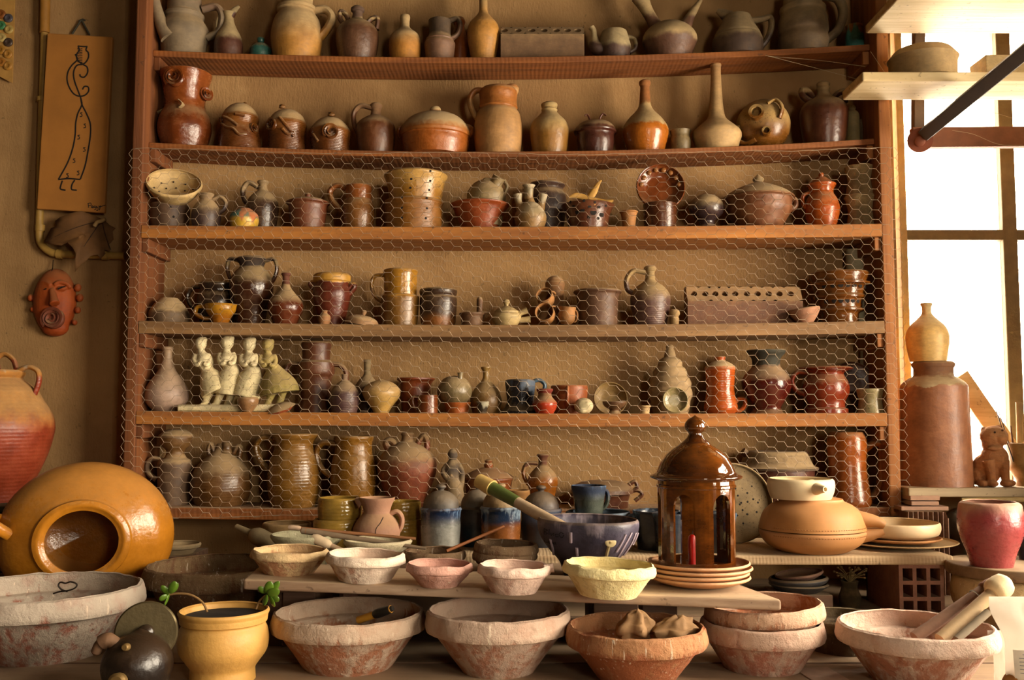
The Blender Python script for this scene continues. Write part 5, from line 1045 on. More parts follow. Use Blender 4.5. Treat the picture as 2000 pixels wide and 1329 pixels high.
# mallets in the pink bowl
MW = plain('pale_mallet_wood', 'bfa37c', .8); MD = plain('brown_mallet_wood', '8a6650', .8)
def pxy(u, v, dY): return P(u, v, IE.Y + dY)
rod('mallet', 'brown wooden mallet handle with wire ring, upper one in pink bowl', 'mallet', pxy(1786, 1246, -.03), pxy(1938, 1142, .02), .0125, .013, MD, (.86, 1.04, .016, plain('rusty_wood', '7a4a30', .8)), 'mallets in the pink bowl')
rod('mallet', 'pale wooden mallet with rounded knob head in pink bowl', 'mallet', pxy(1836, 1250, -.07), pxy(1950, 1150, -.02), .0135, .014, MW, (.88, 1.16, .026, plain('pale_knob', 'd6bf94', .7)), 'mallets in the pink bowl')
rod('mallet', 'thin grey stick lowest among the mallets in pink bowl', 'mallet', pxy(1868, 1250, -.09), pxy(1930, 1196, -.06), .008, .008, plain('grey_stick', '8a7c68', .9), None, 'mallets in the pink bowl')
mb = MB(); q = pxy(1905, 1166, .0); n_ = (pxy(1938, 1142, .02) - pxy(1786, 1246, -.03)).normalized(); e1 = n_.orthogonal().normalized(); e2 = n_.cross(e1)
tube_mesh(mb, [q + (e1 * math.cos(t) + e2 * math.sin(t)) * .0145 for t in [i * math.pi / 12 for i in range(25)]], .0016, 6); o = mb.build('wire_ring', plain('steel_wire', '9aa09a', .35, .8), loc=q); tag(o, 'thin steel wire ring around the brown mallet handle', 'ring')

# ---------------------------------------------------------------- things under the weathered plank
bs = pot('black_bowl', 'black clay bowl in shade under the weathered plank', 'bowl', 1560, '1140,55 1143,57 1160,50 1188,36', TABLE + .05, C('2a2a2c', r=.5, d=.2), Y=MY0 + .13, seg=52)
pot('black_dish', 'black crimped dish stacked on the black bowl under plank', 'dish', 1560, '1128,55 1131,57 1137,54 1146,38', bs.top - .008, C('303034', r=.45, d=.2), Y=bs.Y, seg=52, tilt=-3)
pot('pink_saucer', 'worn pinkish saucer lying tilted inside the black crimped dish', 'saucer', 1562, '1119,46 1122,46 1130,30', bs.top + .012, C('7c5a4a', r=.7, d=.2), Y=bs.Y, seg=44, tilt=-8)
o = box_obj('wooden_block', (bs.base.x - .08, bs.Y - .06, TABLE), (bs.base.x + .08, bs.Y + .08, TABLE + .05), M_BENCH); tag(o, 'dark wooden block under the black bowl beneath the plank', 'block')
def posy():
    Y = MY0 + .16; b = P(1660, 1170, Y); b.z = TABLE; root = tag(empty('dried_posy', b), 'dried flower bunch in a small sacking pot beneath the plank', 'dried flowers'); sc = S(Y)
    pf = smooth_profile([(.075, .026, False), (.06, .022, False), (.03, .032, False), (0, .028, False)]); mb = lathe(vessel(pf, .003), 28, lump=.003); mesh_obj('pot', mb.v, mb.f, C('4e4228', r=.9, d=.2), root); random.seed(11); mb = MB()
    for i in range(26):
        a = random.uniform(0, 6.28); r = random.uniform(.01, .05); p0 = Vector((0, 0, .07)); p2 = Vector((math.cos(a) * r, math.sin(a) * r * .6, random.uniform(.085, .115))); p1 = (p0 + p2) / 2 + Vector((random.uniform(-.012, .012), 0, .008)); tube_mesh(mb, cr([tuple(p0), tuple(p1), tuple(p2)], 3), .0011, 5); ellipsoid(mb, p2, (.004, .004, .003), None, 6, 4)
    mesh_obj('stems', mb.v, mb.f, plain('dried_stems', '8a7448', .9), root)
posy()

# ---------------------------------------------------------------- left: orange jar on its side, tall jar, box, plant, grinder
def orange_jar():
    Y = CAM.y + 2.84; sc = S(Y, 1040); c = P(168, 1062, Y); m = C('a8641c', 'b56e20', .5, .4, r=.1, d=.12, var=.2); root = empty('storage_jar', c); R = 164 * sc
    R = 161 * sc; pf = [(.105, 69 * sc, True), (.110, 76 * sc, False), (.106, 86 * sc, True), (.096, 88 * sc, False), (.090, 95 * sc, True), (.082, 104 * sc, False), (.05, 138 * sc, False), (.0, R, False), (-.06, R * .98, False), (-.13, R * .8, False), (-.18, R * .55, False)]
    sm = smooth_profile(pf); inner = [(-.165, 0.0), (-.165, R * .45), (-.12, R * .7), (-.05, R * .9), (.0, R * .94), (.05, 120 * sc), (.085, 78 * sc), (.095, 65 * sc), (.103, 65 * sc)]
    mb = lathe(inner + sm + [(-.18, 0.0)], 80)
    for v in mb.v: v.y *= .90                       # sat out of round while the clay was soft
    mesh_obj('body', mb.v, mb.f, m, root)
    h = tube_mesh(MB(), cr([(-R * .80, .02, .06), (-R * 1.0, .06, .09), (-R * 1.08, .07, .05), (-R * .95, .06, .0)], 6), .016, 14, .6); mesh_obj('handle', h.v, h.f, m, root)
    root.rotation_euler = (math.radians(90), 0, math.radians(17)); root.location.z = max(c.z, TABLE + R * .90 + .001)
    tag(root, 'big squat orange glazed jar lying with open mouth toward the viewer', 'jar')
orange_jar()
JZ = P(20, 981, -.02).z
bx = empty('wooden_crate', (-1.72, .0, TABLE)); tag(bx, 'dark wooden crate at left edge carrying the tall two-handled jar', 'crate')
for i in range(3):
    z0 = TABLE + i * (JZ - TABLE - .02) / 3; rel(box_obj('slat', (-2.05, -.17, z0), (-1.42, -.155, z0 + (JZ - TABLE - .02) / 3 - .006), M_BENCH), bx)
rel(box_obj('side_board', (-2.05, -.155, TABLE), (-2.03, .22, JZ - .02), M_BENCH), bx); rel(box_obj('side_board', (-1.44, -.155, TABLE), (-1.42, .22, JZ - .02), M_BENCH), bx)
rel(box_obj('top_board', (-2.06, -.175, JZ - .018), (-1.41, .22, JZ), wood('3c3a20', '54502c', 'X', .8), bevel=.003), bx)
pot('storage_jar', 'tall red and ochre storage jar with two handles at left edge', 'jar', -22, '722,59 725,61 730,60 736,56 746,68 760,84 780,96 806,112 830,118 856,115 890,106 925,92 955,78 979,72', JZ, C('8a3420', 'a5682c', .62, .06, r=.3, d=.2, rib=26, drip='a08a70', damt=.15), Y=.02,
    hs=[('36,724 56,717 74,726 76,746 66,774', 5, 1.3), ('-4,722,30 -6,700,40 10,692,44 26,704,44 32,722,36', 5, 1.3)], seg=72)
# plant pot
Ip = pot('plant_pot', 'yellow glazed flowerpot with a straggly succulent, front left', 'flowerpot', 436, '1192,86 1195,87 1204,84! 1206,84 1216,83! 1220,79 1234,84 1258,87 1282,83 1304,70 1318,62 1330,62 1344,63', TABLE, C('c0924a', r=.5, d=.05, var=.12), seg=72, parts=True)
mb = lathe([(Ip.prof[0][0] - .012, 0), (Ip.prof[0][0] - .012, Ip.prof[0][1] - .004)], 40); part(Ip, 'soil', mb, plain('dark_soil', '17120e', .9))
pl = tag(empty('succulent', Ip.base + Vector((0, 0, Ip.prof[0][0] - .012))), 'straggly green succulent with two drooping stems in yellow pot', 'plant'); GR = plain('succulent_leaf', '55731f', .35, 0, .35); ST = plain('succulent_stem', '7a5a30', .8)
def leafy(path, tips, r=2.2):
    o = tube_px(path, Ip.Y, r, base=pl.location); st = mesh_obj('stem', o.v, o.f, ST, pl)
    for (u, v, du, dv, dy, w) in tips:
        sc = S(Ip.Y); a = P(u, v, Ip.Y + dy * sc) - pl.location; b = P(u + du, v + dv, Ip.Y + (dy - 6) * sc) - pl.location; d = b - a; L = d.length; rot = Vector((0, 0, 1)).rotation_difference(d.normalized()).to_matrix(); mb = MB(); ellipsoid(mb, (a + b) / 2, (w * 1.15 * sc, .003, L / 2 * 1.2), rot, 10, 7); mesh_obj('leaf', mb.v, mb.f, GR, pl)
leafy('405,1196 396,1178 376,1164 352,1160 330,1162', [(330, 1162, -8, 20, 0, 7), (328, 1160, -12, -14, 0, 6), (332, 1158, 10, -20, -6, 7), (326, 1164, -14, 8, -8, 6), (338, 1156, 8, -16, 4, 5)])
leafy('500,1190 506,1176 516,1166 526,1162', [(526, 1164, 18, 8, 0, 8), (524, 1162, 20, -8, -4, 8), (522, 1160, 6, -22, 0, 8), (520, 1164, -4, 18, -6, 7), (526, 1166, 10, 18, 0, 7), (518, 1158, -12, -10, 4, 6), (528, 1158, 16, -20, 4, 6)])
# dark hand grinder / sprayer with a metal disc
def grinder():
    Y = CAM.y + 2.0; sc = S(Y); b = P(270, 1340, Y); b.z = TABLE; root = tag(empty('bench_grinder', b), 'dark grimy hand grinder with a round metal disc, front left', 'grinder'); DK = C('120c0a', '20150f', .5, .3, r=.2, d=.06, dustc='6a5236'); MET = plain('dull_steel', '5e5238', .45, .7)
    def pc(u, v, dy=0): return P(u, v, Y + dy) - b
    mb = MB(); ellipsoid(mb, pc(268, 1300), (66 * sc, 70 * sc, 62 * sc), None, 32, 20); tube_mesh(mb, [pc(270, 1262), pc(278, 1236, .02)], [22 * sc, 16 * sc], 18)
    for v in mb.v: v.z = max(v.z, 0)
    blob('housing', mb, DK, root, vox=.004)
    d0 = pc(286, 1236, .06); n = Vector((.22, -.95, .12)).normalized(); k = tube_mesh(MB(), [d0 - n * .006, d0 + n * .004, d0 + n * .007], [60 * sc, 60 * sc, 57 * sc], 56); dk = mesh_obj('disc', k.v, k.f, MET, root, angle=25)
    k = tube_mesh(MB(), [d0, d0 + n * .02, d0 + n * .026], [17 * sc, 15 * sc, 8 * sc], 20); mesh_obj('hub', k.v, k.f, DK, dk)
    k = tube_mesh(MB(), cr([tuple(pc(236, 1268, -.02)), tuple(pc(214, 1252, -.02)), tuple(pc(196, 1258, -.02)), tuple(pc(186, 1280, -.02))], 5), [13 * sc] * 5 + [15 * sc] * 5 + [10 * sc] * 5 + [5 * sc], 14); mesh_obj('guard', k.v, k.f, plain('worn_handle', '6a4c34', .7), root)
    for (u, v, r) in ((262, 1256, 7), (254, 1318, 17)):
        q = pc(u, v, -.02); q.y = -.055 if r < 10 else -.075; k = tube_mesh(MB(), [q, q + Vector((0, -.012, .002)), q + Vector((0, -.015, .002))], [r * sc, r * sc, r * sc * .7], 16, hollow=.45 if r > 10 else 0); mesh_obj('bolt', k.v, k.f, plain('worn_brass', '7c6238', .5, .5), root)
grinder()
wc = MB(); q = [P(u, v, IH.Y + .155) for u, v in cr(upts('104,1160 118,1156 134,1154 148,1148 150,1142 138,1137 128,1140 118,1138 114,1144 120,1152 132,1156'), 4)]
tube_mesh(wc, q, .0022, 6); o = wc.build('wire_loop', plain('dark_wire', '2c2018', .5, .4), loc=q[0]); tag(o, 'bent dark wire loop hanging over rim of whitewashed bowl', 'wire')
# paper on the bench, plastic bags
o = box_obj('paper_sheet', (P(1622, 1312, -1.2).x, PZ(1700, 1329, TABLE).y - .06, TABLE + .0005), (P(1700, 1312, -1.2).x, PZ(1700, 1306, TABLE).y, TABLE + .0018), plain('pink_paper', 'b0907a', .9), bevel=0, rot=.12); tag(o, 'scrap of pinkish paper lying on the bench before the pink bowl', 'paper')
def pouch(name, label, u0, u1, v0, v1, Y, m, bulge, contents=None, text=False):
    base = P((u0 + u1) / 2, v1, Y); base.z = TABLE; sc = S(Y, 1250); W = (u1 - u0) * sc; H = P(u0, v0, Y).z - TABLE; root = tag(empty(name, base), label, 'bag'); nx, nz = 16, 20; v = []; f = []
    def xz(i, j):
        s = i / nx - .5; t = j / nz; w = W * (1 - .30 * math.sin(math.pi * min(t * 1.15, 1)) * (1 if t > .2 else t * 5)); u_ = min(max((t - .55) / .38, 0), 1); w = W * (.62 + .38 * u_ * u_ * (3 - 2 * u_)); d = bulge * (1 - (2 * s) ** 2) * (math.sin(math.pi * (1 - t) * .55) ** .8) + .004 * noise.noise(Vector((s * 7, t * 7, 3))); return s * w, d, t * H
    for side in (-1, 1):
        o0 = len(v)
        for j in range(nz + 1):
            for i in range(nx + 1):
                x, d, z = xz(i, j); v.append(Vector((x, side * max(d, .0008), z)))
        for j in range(nz):
            for i in range(nx):
                a = o0 + j * (nx + 1) + i; q = (a, a + 1, a + nx + 2, a + nx + 1); f.append(q if side < 0 else q[::-1])
    mesh_obj('pouch', v, f, m, root, angle=60)
    if contents:
        mb = MB(); ellipsoid(mb, (0, 0, H * .17), (W * .36, bulge * .75, H * .17), None, 24, 14); mesh_obj('contents', mb.v, mb.f, contents, root)
    if text:
        mb = MB(); lw = W * .44; zc = H * .26
        rows = []; 
        def fy(x, z):
            t = z / H; s = x / W; return -(bulge * (1 - (2 * s) ** 2) * (math.sin(math.pi * (1 - t) * .55) ** .8)) - .004
        n = 8; vv = []; ff = []
        for j in range(n + 1):
            for i in range(n + 1):
                x = -lw * .5 + lw * i / n - W * .06; z = zc + H * .26 * j / n; vv.append((x, fy(x, z), z))
        for j in range(n):
            for i in range(n): a = j * (n + 1) + i; ff.append((a, a + 1, a + n + 2, a + n + 1))
        lb = mesh_obj('paper_label', vv, ff, plain('label_paper', 'e8e0d0', .7), root); k = MB()
        for r_ in range(6):
            z = zc + H * .26 * (.85 - r_ * .13); x0 = -lw * .36 - W * .06 + (.1 * lw if r_ == 0 else 0); x1 = x0 + lw * (.5, .7, .62, .7, .4, .55)[r_]; N = 10
            tube_mesh(k, [Vector((x0 + (x1 - x0) * i / N, fy(x0 + (x1 - x0) * i / N, z) - .0004, z)) for i in range(N + 1)], .0007, 4)
        mesh_obj('printed_lines', k.v, k.f, plain('label_ink', '8a8a92', .8), lb)
    return root
def film():
    t = NT('plastic_film'); ob = t.n('ShaderNodeTexCoord').outputs['Object']; t.out(lin('efe8dc'), .3, t.bump(t.noise(ob, 25, 3), .25, .01)); mx = t.n('ShaderNodeMixShader'); tr = t.n('ShaderNodeBsdfTransparent'); tl = t.n('ShaderNodeBsdfTranslucent'); tl.inputs[0].default_value = lin('efe8dc'); m2 = t.n('ShaderNodeMixShader')
    m2.inputs[0].default_value = .45; t.l(t.b.outputs[0], m2.inputs[1]); t.l(tl.outputs[0], m2.inputs[2]); mx.inputs[0].default_value = .22; t.l(m2.outputs[0], mx.inputs[1]); t.l(tr.outputs[0], mx.inputs[2]); t.l(mx.outputs[0], t.t.nodes['Material Output'].inputs['Surface']); return t.m
FILM = film()
pouch('plastic_pouch', 'clear plastic pouch with white label and orange contents at right edge', 1938, 2082, 1166, 1345, CAM.y + 1.98, FILM, .035, plain('orange_powder', 'a8743c', .9), True)
pouch('plastic_bag', 'small crumpled clear bag behind the labelled pouch', 1932, 1985, 1232, 1322, CAM.y + 2.10, FILM, .02)
# ---------------------------------------------------------------- right: window ledge and what stands on it
LED = wood('9a8668', 'b8a484', 'X', .7, dust=.4)
o = box_obj('window_ledge', (PRX1 + .004, -.05, SILL - .028), (2.05, .235, SILL), LED, bevel=.003); tag(o, 'pale wooden ledge board under the bright window', 'ledge')
Ic = pot('stoneware_crock', 'tall brown stoneware crock with buff shoulder on window ledge', 'crock', 1826, '706,37 709,40 715,39! 718,37 731,37! 734,38 738,45 746,56 752,61 756,62! 800,63 880,65 950,67', SILL, C('a06248', 'b8a27c', .80, .008, r=.35, d=.25, top2='7e5638', split2=.88), Y=.085, seg=64)
pot('buff_bottle', 'pale yellow buff bottle standing on top of the tall crock', 'bottle', 1811, '592,11 595,11 599,9 610,9 616,12 624,20 636,32 650,39 668,40 688,37 706,34', Ic.top + .002, C('d4ac64', 'd2b884', .62, .06, r=.4, d=.1), Y=.085, seg=48)
def pug():
    Y = .03; b = P(1934, 950, Y); b.z = SILL; sc = S(Y); k = MB()
    def c(u, v, dy=0): return P(u, v, Y + dy * sc) - b
    ellipsoid(k, c(1926, 918, 10), (28 * sc, 26 * sc, 32 * sc)); ellipsoid(k, c(1942, 896, 2), (27 * sc, 22 * sc, 28 * sc)); ellipsoid(k, c(1938, 868, 0), (20 * sc, 19 * sc, 20 * sc)); ellipsoid(k, c(1941, 853, -2), (27 * sc, 23 * sc, 21 * sc))
    ellipsoid(k, c(1956, 857, -18), (13 * sc, 12 * sc, 10 * sc)); ellipsoid(k, c(1958, 866, -12), (9 * sc, 9 * sc, 4 * sc)); ellipsoid(k, c(1960, 849, -20), (5 * sc, 5 * sc, 4 * sc))
    for (u, v) in ((1922, 842), (1950, 838)): ellipsoid(k, c(u, v, 4), (7 * sc, 6 * sc, 8 * sc))
    for (u, v) in ((1943, 846), (1958, 842)): ellipsoid(k, c(u, v, -18), (4 * sc, 3 * sc, 4 * sc))
    for s in ('1930,900,-12,11 1934,920,-16,9 1937,940,-18,8 1938,947,-22,9', '1960,900,-8,11 1962,920,-12,9 1964,940,-14,8 1965,947,-18,9'):
        t = tube_px(s, Y, 8, base=b); k.add(t.v, t.f)
    for (u, v, dy) in ((1938, 945, -22), (1965, 945, -18), (1919, 945, -14), (1972, 944, -4)): ellipsoid(k, c(u, v, dy), (11 * sc, 13 * sc, 7 * sc))
    ellipsoid(k, c(1908, 930, 8), (16 * sc, 20 * sc, 18 * sc)); ellipsoid(k, c(1944, 876, -18), (15 * sc, 6 * sc, 5 * sc))
    for v in k.v: v.z = max(v.z, 0)
    root = tag(empty('dog_figurine', b), 'terracotta seated dog figurine on the window ledge', 'figurine'); blob('body', k, C('b06c44', 'c08656', .5, .3, r=.85, d=.15, bump=.7), root, vox=.0028, smooth=1)
    mb = MB(); 
    for (u, v) in ((1943, 845), (1958, 841)): ellipsoid(mb, c(u, v, -21.5), (2.2 * sc,) * 3, None, 8, 6)
    mesh_obj('eyes', mb.v, mb.f, C('4a2412', r=.6, d=0), root)
pug()
It = pot('tool_pot', 'shiny tan pot full of modelling tools cut by right edge', 'pot', 2006, '866,42 869,42 884,38 900,36 914,36 926,28 936,24 950,28', SILL, C('a07a44', 'b08a54', .5, .2, r=.3, d=.15), Y=.05, seg=48)
G = 'modelling tools in the pot'
rod('tool', 'thick pale wooden tool handle upright in the tan pot', 'tool', P(1993, 925, .05), P(1990, 786, .05), .009, .010, plain('pale_tool', 'c2a878', .7), None, G)
rod('tool', 'dark pointed short tool at left of the tan pot', 'tool', P(1984, 920, .04), P(1974, 832, .03), .006, .002, plain('dark_tool', '6a4a34', .7), None, G)
rod('tool', 'thin wire tool leaning far left out of the tan pot', 'tool', P(1984, 915, .03), P(1926, 746, .01), .0022, .0012, plain('thin_wire', '5a4a3a', .5, .5), None, G)
rod('tool', 'thin wire tool just right of the farthest leaning wire', 'tool', P(1986, 915, .035), P(1934, 752, .02), .0022, .0012, plain('thin_wire', '5a4a3a', .5, .5), None, G)
mb = MB(); a, b2 = P(1872, 735, .19), P(1985, 900, .19); d = (b2 - a).normalized(); n = Vector((d.z, 0, -d.x)) * 19 * S(.19)
v = [a - n, a + n, b2 + n, b2 - n]; b2z = SILL
mb.add([p + Vector((0, dy, 0)) for dy in (-.012, .012) for p in v], [(0, 3, 2, 1), (4, 5, 6, 7), (0, 1, 5, 4), (1, 2, 6, 5), (2, 3, 7, 6), (3, 0, 4, 7)]); o = mb.build('leaning_slat', M_PALE, loc=(a + b2) / 2, smooth=False, bevel=.002); tag(o, 'pale wooden slat leaning diagonally behind crock at the window', 'slat')
# below the ledge
TI = plain('clay_tile', 'b08a72', .9)
zt = SILL - .028
for i, (u0, u1, v0, v1) in enumerate(((1778, 1836, 969, 978), (1780, 1834, 980, 988), (1760, 1853, 990, 998))):
    z1 = P(1800, v0, -.06).z; z0 = P(1800, v1, -.06).z
    o = box_obj('clay_tile', (P(u0, v0, -.06).x, -.06, z0), (P(u1, v0, -.06).x, .10, z1), TI, bevel=.002); tag(o, ('top', 'middle', 'lowest and widest')[i] + ' of three clay tiles wedged under the window ledge', 'tile', 'tiles under the window ledge')
def ribbed_block():
    Y = -.08; x0, x1 = P(1768, 1050, Y).x, P(1856, 1050, Y).x; z1 = P(1800, 1000, Y).z; z0 = TABLE; n = 9; mb = MB(); w = (x1 - x0); D = .14; v = []; f = []
    prof = []
    for i in range(n * 4 + 1):
        t = i / (n * 4); prof.append((x0 + w * t - (x0 + x1) / 2, .006 * math.cos(t * n * 2 * math.pi)))
    for x, dy in prof:
        zz = z1 - z0 - (.02 if abs(x) > w * .42 else 0) - .004 * abs(noise.noise(Vector((x * 60, 1, 2)))); v += [(x, dy, 0), (x, dy, zz), (x, D, zz), (x, D, 0)]
    m_ = len(prof)
    for i in range(m_ - 1):
        for j in range(3): f.append((i * 4 + j, i * 4 + j + 1, i * 4 + 4 + j + 1, i * 4 + 4 + j)[::-1])
    f += [(0, 1, 2, 3), tuple((m_ - 1) * 4 + j for j in (3, 2, 1, 0))]
    o = mesh_obj('ribbed_block', v, f, C('8a6a58', r=.9, d=.3, bump=.4), None, ((x0 + x1) / 2, Y, z0), smooth=False); tag(o, 'grooved clay building block under the window ledge tiles', 'block')
ribbed_block()
WYY = CAM.y + 2.72; wz = PZ(1960, 1094, 0).z; wz = P(1965, 1092, WYY).z
Ij = pot('big_jar', 'large ochre clay jar under a wooden wheel head at right', 'jar', 1972, '1122,96 1126,100 1150,106 1180,104 1205,92 1222,84', TABLE, slip('8e6a40', 'b09468', .6), Y=WYY, seg=72)
pf = smooth_profile([(.030, .160, True), (.027, .163, False), (.003, .163, False), (0, .160, False)]); mb = lathe(vessel(pf, .01, False), 72); wo = mesh_obj('wheel_head', mb.v, mb.f, wood('5e452c', '7e6040', 'X', .8, dust=.5), None, (P(1972, 1094, WYY).x, WYY, Ij.top + .001)); tag(wo, 'round wooden wheel head lying on the large ochre jar', 'wheel head')
wtop = Ij.top + .031
pot('pink_vase', 'glossy raspberry-pink vase on the round wooden wheel head', 'vase', 1935, '981,51 984,55 996,58 1012,60 1032,60 1056,54 1080,45 1100,38', wtop, C('8e3840', 'b08a70', .9, .08, r=.18, d=.0, var=.25, bump=.25), Y=WYY - .055, seg=64, lump=.0012)
o = pot('blue_black_pot', 'dark blue pot half out of frame behind the pink vase', 'pot', 2020, '1012,30 1016,32 1040,34 1085,28', wtop, C('1c1c34', r=.2, d=0), Y=WYY + .06)
rod('driftwood', 'knotty pale stick wedged beneath the window ledge', 'stick', P(1878, 978, -.04), P(2010, 976, -.07), .009, .008, plain('pale_stick', 'b8a06c', .8))
mb = MB(); random.seed(21)
st = structure(empty('trim_1', (1.6, .2, TABLE)))
for i, (u, v, w, h) in enumerate(((1868, 1030, 24, 40), (1890, 1010, 30, 26), (1870, 1072, 22, 30), (1905, 1060, 34, 40), (1960, 1020, 46, 34), (1880, 1110, 30, 26), (1950, 1070, 40, 40), (2000, 1040, 40, 40), (1930, 1120, 50, 40))):
    mb = MB(); q = P(u, v, .19); ellipsoid(mb, (0, 0, 0), (w * S(.19), .07, h * S(.19) * .75), None, 14, 9)
    for p in mb.v: p *= 1 + .22 * noise.noise(p * 14 + Vector((i * 3, 0, 0)))
    rel(mesh_obj('stone', mb.v, mb.f, plain('rubble_stone', '7c6a52', .95, 0, .35, 14, .5), None, q, angle=30), st)

# ---------------------------------------------------------------- hanging planks and iron bracket at upper right
z2 = P(1645, 196, -.03).z; y2 = PZ(1697, 158, z2).y; th2 = P(1800, 140, y2).z - P(1800, 158, y2).z; x2 = P(1645, 196, -.03).x
o = box_obj('high_plank', (x2, y2, z2), (2.05, -.03, z2 + th2), M_PALE, bevel=.004); tag(o, 'lower of two pale planks on iron bracket at upper right', 'plank', 'planks on the bracket')
z1_ = P(1690, 66, -.03).z; x1_ = P(1690, 66, -.03).x
o = box_obj('high_plank', (x1_, -.42, z1_), (2.05, -.03, z1_ + .028), M_PALE, bevel=.004); tag(o, 'upper of two pale planks seen from below at top right corner', 'plank', 'planks on the bracket')
pot('plaster_bat', 'thick round plaster disc lying on the lower high plank', 'plaster disc', 1802, '97,0 97,42! 101,52 110,60 117,66! 121,64 124,63! 150,62', z2 + th2, C('9a8058', r=.9, d=.2), Y=(y2 - .03) / 2, opened=False, seg=56)
a = P(1905, 122, -.10); o = box_obj('plaster_slab', (a.x, -.17, z2 + th2), (P(1995, 122, -.1).x, -.06, a.z), C('b09a70', r=.9, d=.1)); tag(o, 'pale rectangular plaster slab on the lower high plank', 'slab')
bkt = tag(empty('wall_bracket', P(1795, 270, .05)), 'rusty iron bracket with diagonal brace at upper right of window', 'bracket')
def bar(name, p0, p1, w, t, m, par):
    p0, p1 = Vector(p0), Vector(p1); d = (p1 - p0).normalized(); s = d.cross(Vector((0, 1, 0))).normalized(); u_ = s.cross(d).normalized(); c = [p0 + s * a * w / 2 + u_ * b * t / 2 for a, b in ((-1, -1), (1, -1), (1, 1), (-1, 1))]; e = [q + (p1 - p0) for q in c]
    mb = MB().add([q - par.location for q in c + e], [(0, 1, 2, 3), (7, 6, 5, 4), (0, 4, 5, 1), (1, 5, 6, 2), (2, 6, 7, 3), (3, 7, 4, 0)]); o = mesh_obj(name, mb.v, mb.f, m, par, smooth=False); k = o.modifiers.new('bevel', 'BEVEL'); k.width = .002; return o
sc = S(.05)
bar('upright', P(1794, 40, .05), P(1792, 290, .05), 21 * sc, .03, plain('brown_iron', '5a4636', .8), bkt)
bar('rail', P(1780, 270, .03), P(2090, 268, .03), 40 * sc, .03, M_RUST, bkt)
bar('brace', P(1806, 262, -.02), P(2030, 78, -.50), 24 * sc, .035, M_DARKIRON, bkt)
k = tube_mesh(MB(), [P(1797, 276, .0) - bkt.location, P(1797, 276, -.012) - bkt.location, P(1797, 276, -.015) - bkt.location], [10 * sc, 10 * sc, 7 * sc], 16); mesh_obj('bolt', k.v, k.f, plain('rust_red', '8a4a30', .7), bkt)
k = tube_mesh(MB(), [P(1797, 274, .005) - bkt.location, P(1797, 274, -.004) - bkt.location], [24 * sc, 24 * sc], 20); mesh_obj('gusset_plate', k.v, k.f, plain('rust_red', '8a4a30', .7), bkt)

# ---------------------------------------------------------------- left wall things
PYW = WALL_Y - .012
def plaque():
    Y = WALL_Y - .066; c = [P(92, 64, Y), P(220, 72, Y), P(204, 416, Y), P(71, 408, Y)]; o = sum(c, Vector()) / 4; m = plain('plaque_clay', 'b87a34', .7, 0, .18, 9)
    root = tag(empty('wall_plaque', o), 'tall ochre clay plaque painted with a woman carrying a jug', 'plaque'); mb = MB().add([p - o for p in c] + [p - o + Vector((0, .018, 0)) for p in c], [(0, 3, 2, 1), (4, 5, 6, 7), (0, 1, 5, 4), (1, 2, 6, 5), (2, 3, 7, 6), (3, 0, 4, 7)]); pl_ = mb.build('slab', m, root, smooth=False, bevel=.004)
    ink = plain('black_brush_ink', '1e140c', .7); YY = Y - .0002
    def draw(nm, lst, r):
        k = MB()
        for s in lst:
            q = [P(u, v, YY) - o for u, v in cr(upts(s), 5)]; t = tube_mesh(MB(), q, r * S(Y), 6)
            for p in t.v: p.y = -(o.y - YY) + (p.y + (o.y - YY)) * .35
            k.add(t.v, t.f)
        mesh_obj(nm, k.v, k.f, ink, pl_)
    draw('painted_figure', ['152,90 162,91 171,91', '153,91 155,98 150,106 150,114 156,122 162,125 168,121 173,111 172,102 168,98 170,91', '147,106 151,116 140,128 133,140 131,156 136,172 145,184 155,188 166,186 173,178 172,170 165,169 161,175', '162,126 170,131 171,142 164,151 157,149 156,145', '162,126 150,128 144,140 145,156 152,176 158,192', '158,192 160,204 152,222 148,240 147,262 142,290 132,318 114,351', '158,192 160,204 168,220 176,240 177,260 172,295 166,325 157,350', '114,351 134,349 157,351', '122,353 119,362 118,369 128,372', '146,352 141,360 140,370 150,372'], 1.7)
    draw('jug_hatching', [f'{151 + i % 2},{95 + i * 3.2} {156 + i % 3},{96 + i * 3.2} {161},{95 + i * 3.4}' for i in range(9)], .9)
    draw('dress_marks', [f'{u + 3},{v - 4} {u - 1},{v - 3} {u + 2},{v} {u + 2},{v + 3} {u - 2},{v + 4}' for u, v in ((158, 224), (165, 246), (153, 268), (164, 292), (144, 314), (152, 338), (131, 343))], 1.0)
    draw('signature', ['172,398 173,406', '171,398 177,397 178,401 173,402', '179,405 182,404 180,402 179,406 183,406', '187,403 184,403 184,406 187,405 187,409 184,410', '190,403 188,404 189,406 191,405 191,411 188,411', '193,402 194,405 196,402 194,411', '196,404 206,401'], .85)
    k = MB()
    for s in ('141,66 158,40', '175,68 160,40', '154,42 162,38 166,40'): tube_mesh(k, [P(u, v, WALL_Y - .012) - o for u, v in cr(upts(s), 3)], .0035, 6)
    mesh_obj('hanging_cord', k.v, k.f, plain('grey_cord', '4a4434', .9), root)
plaque()
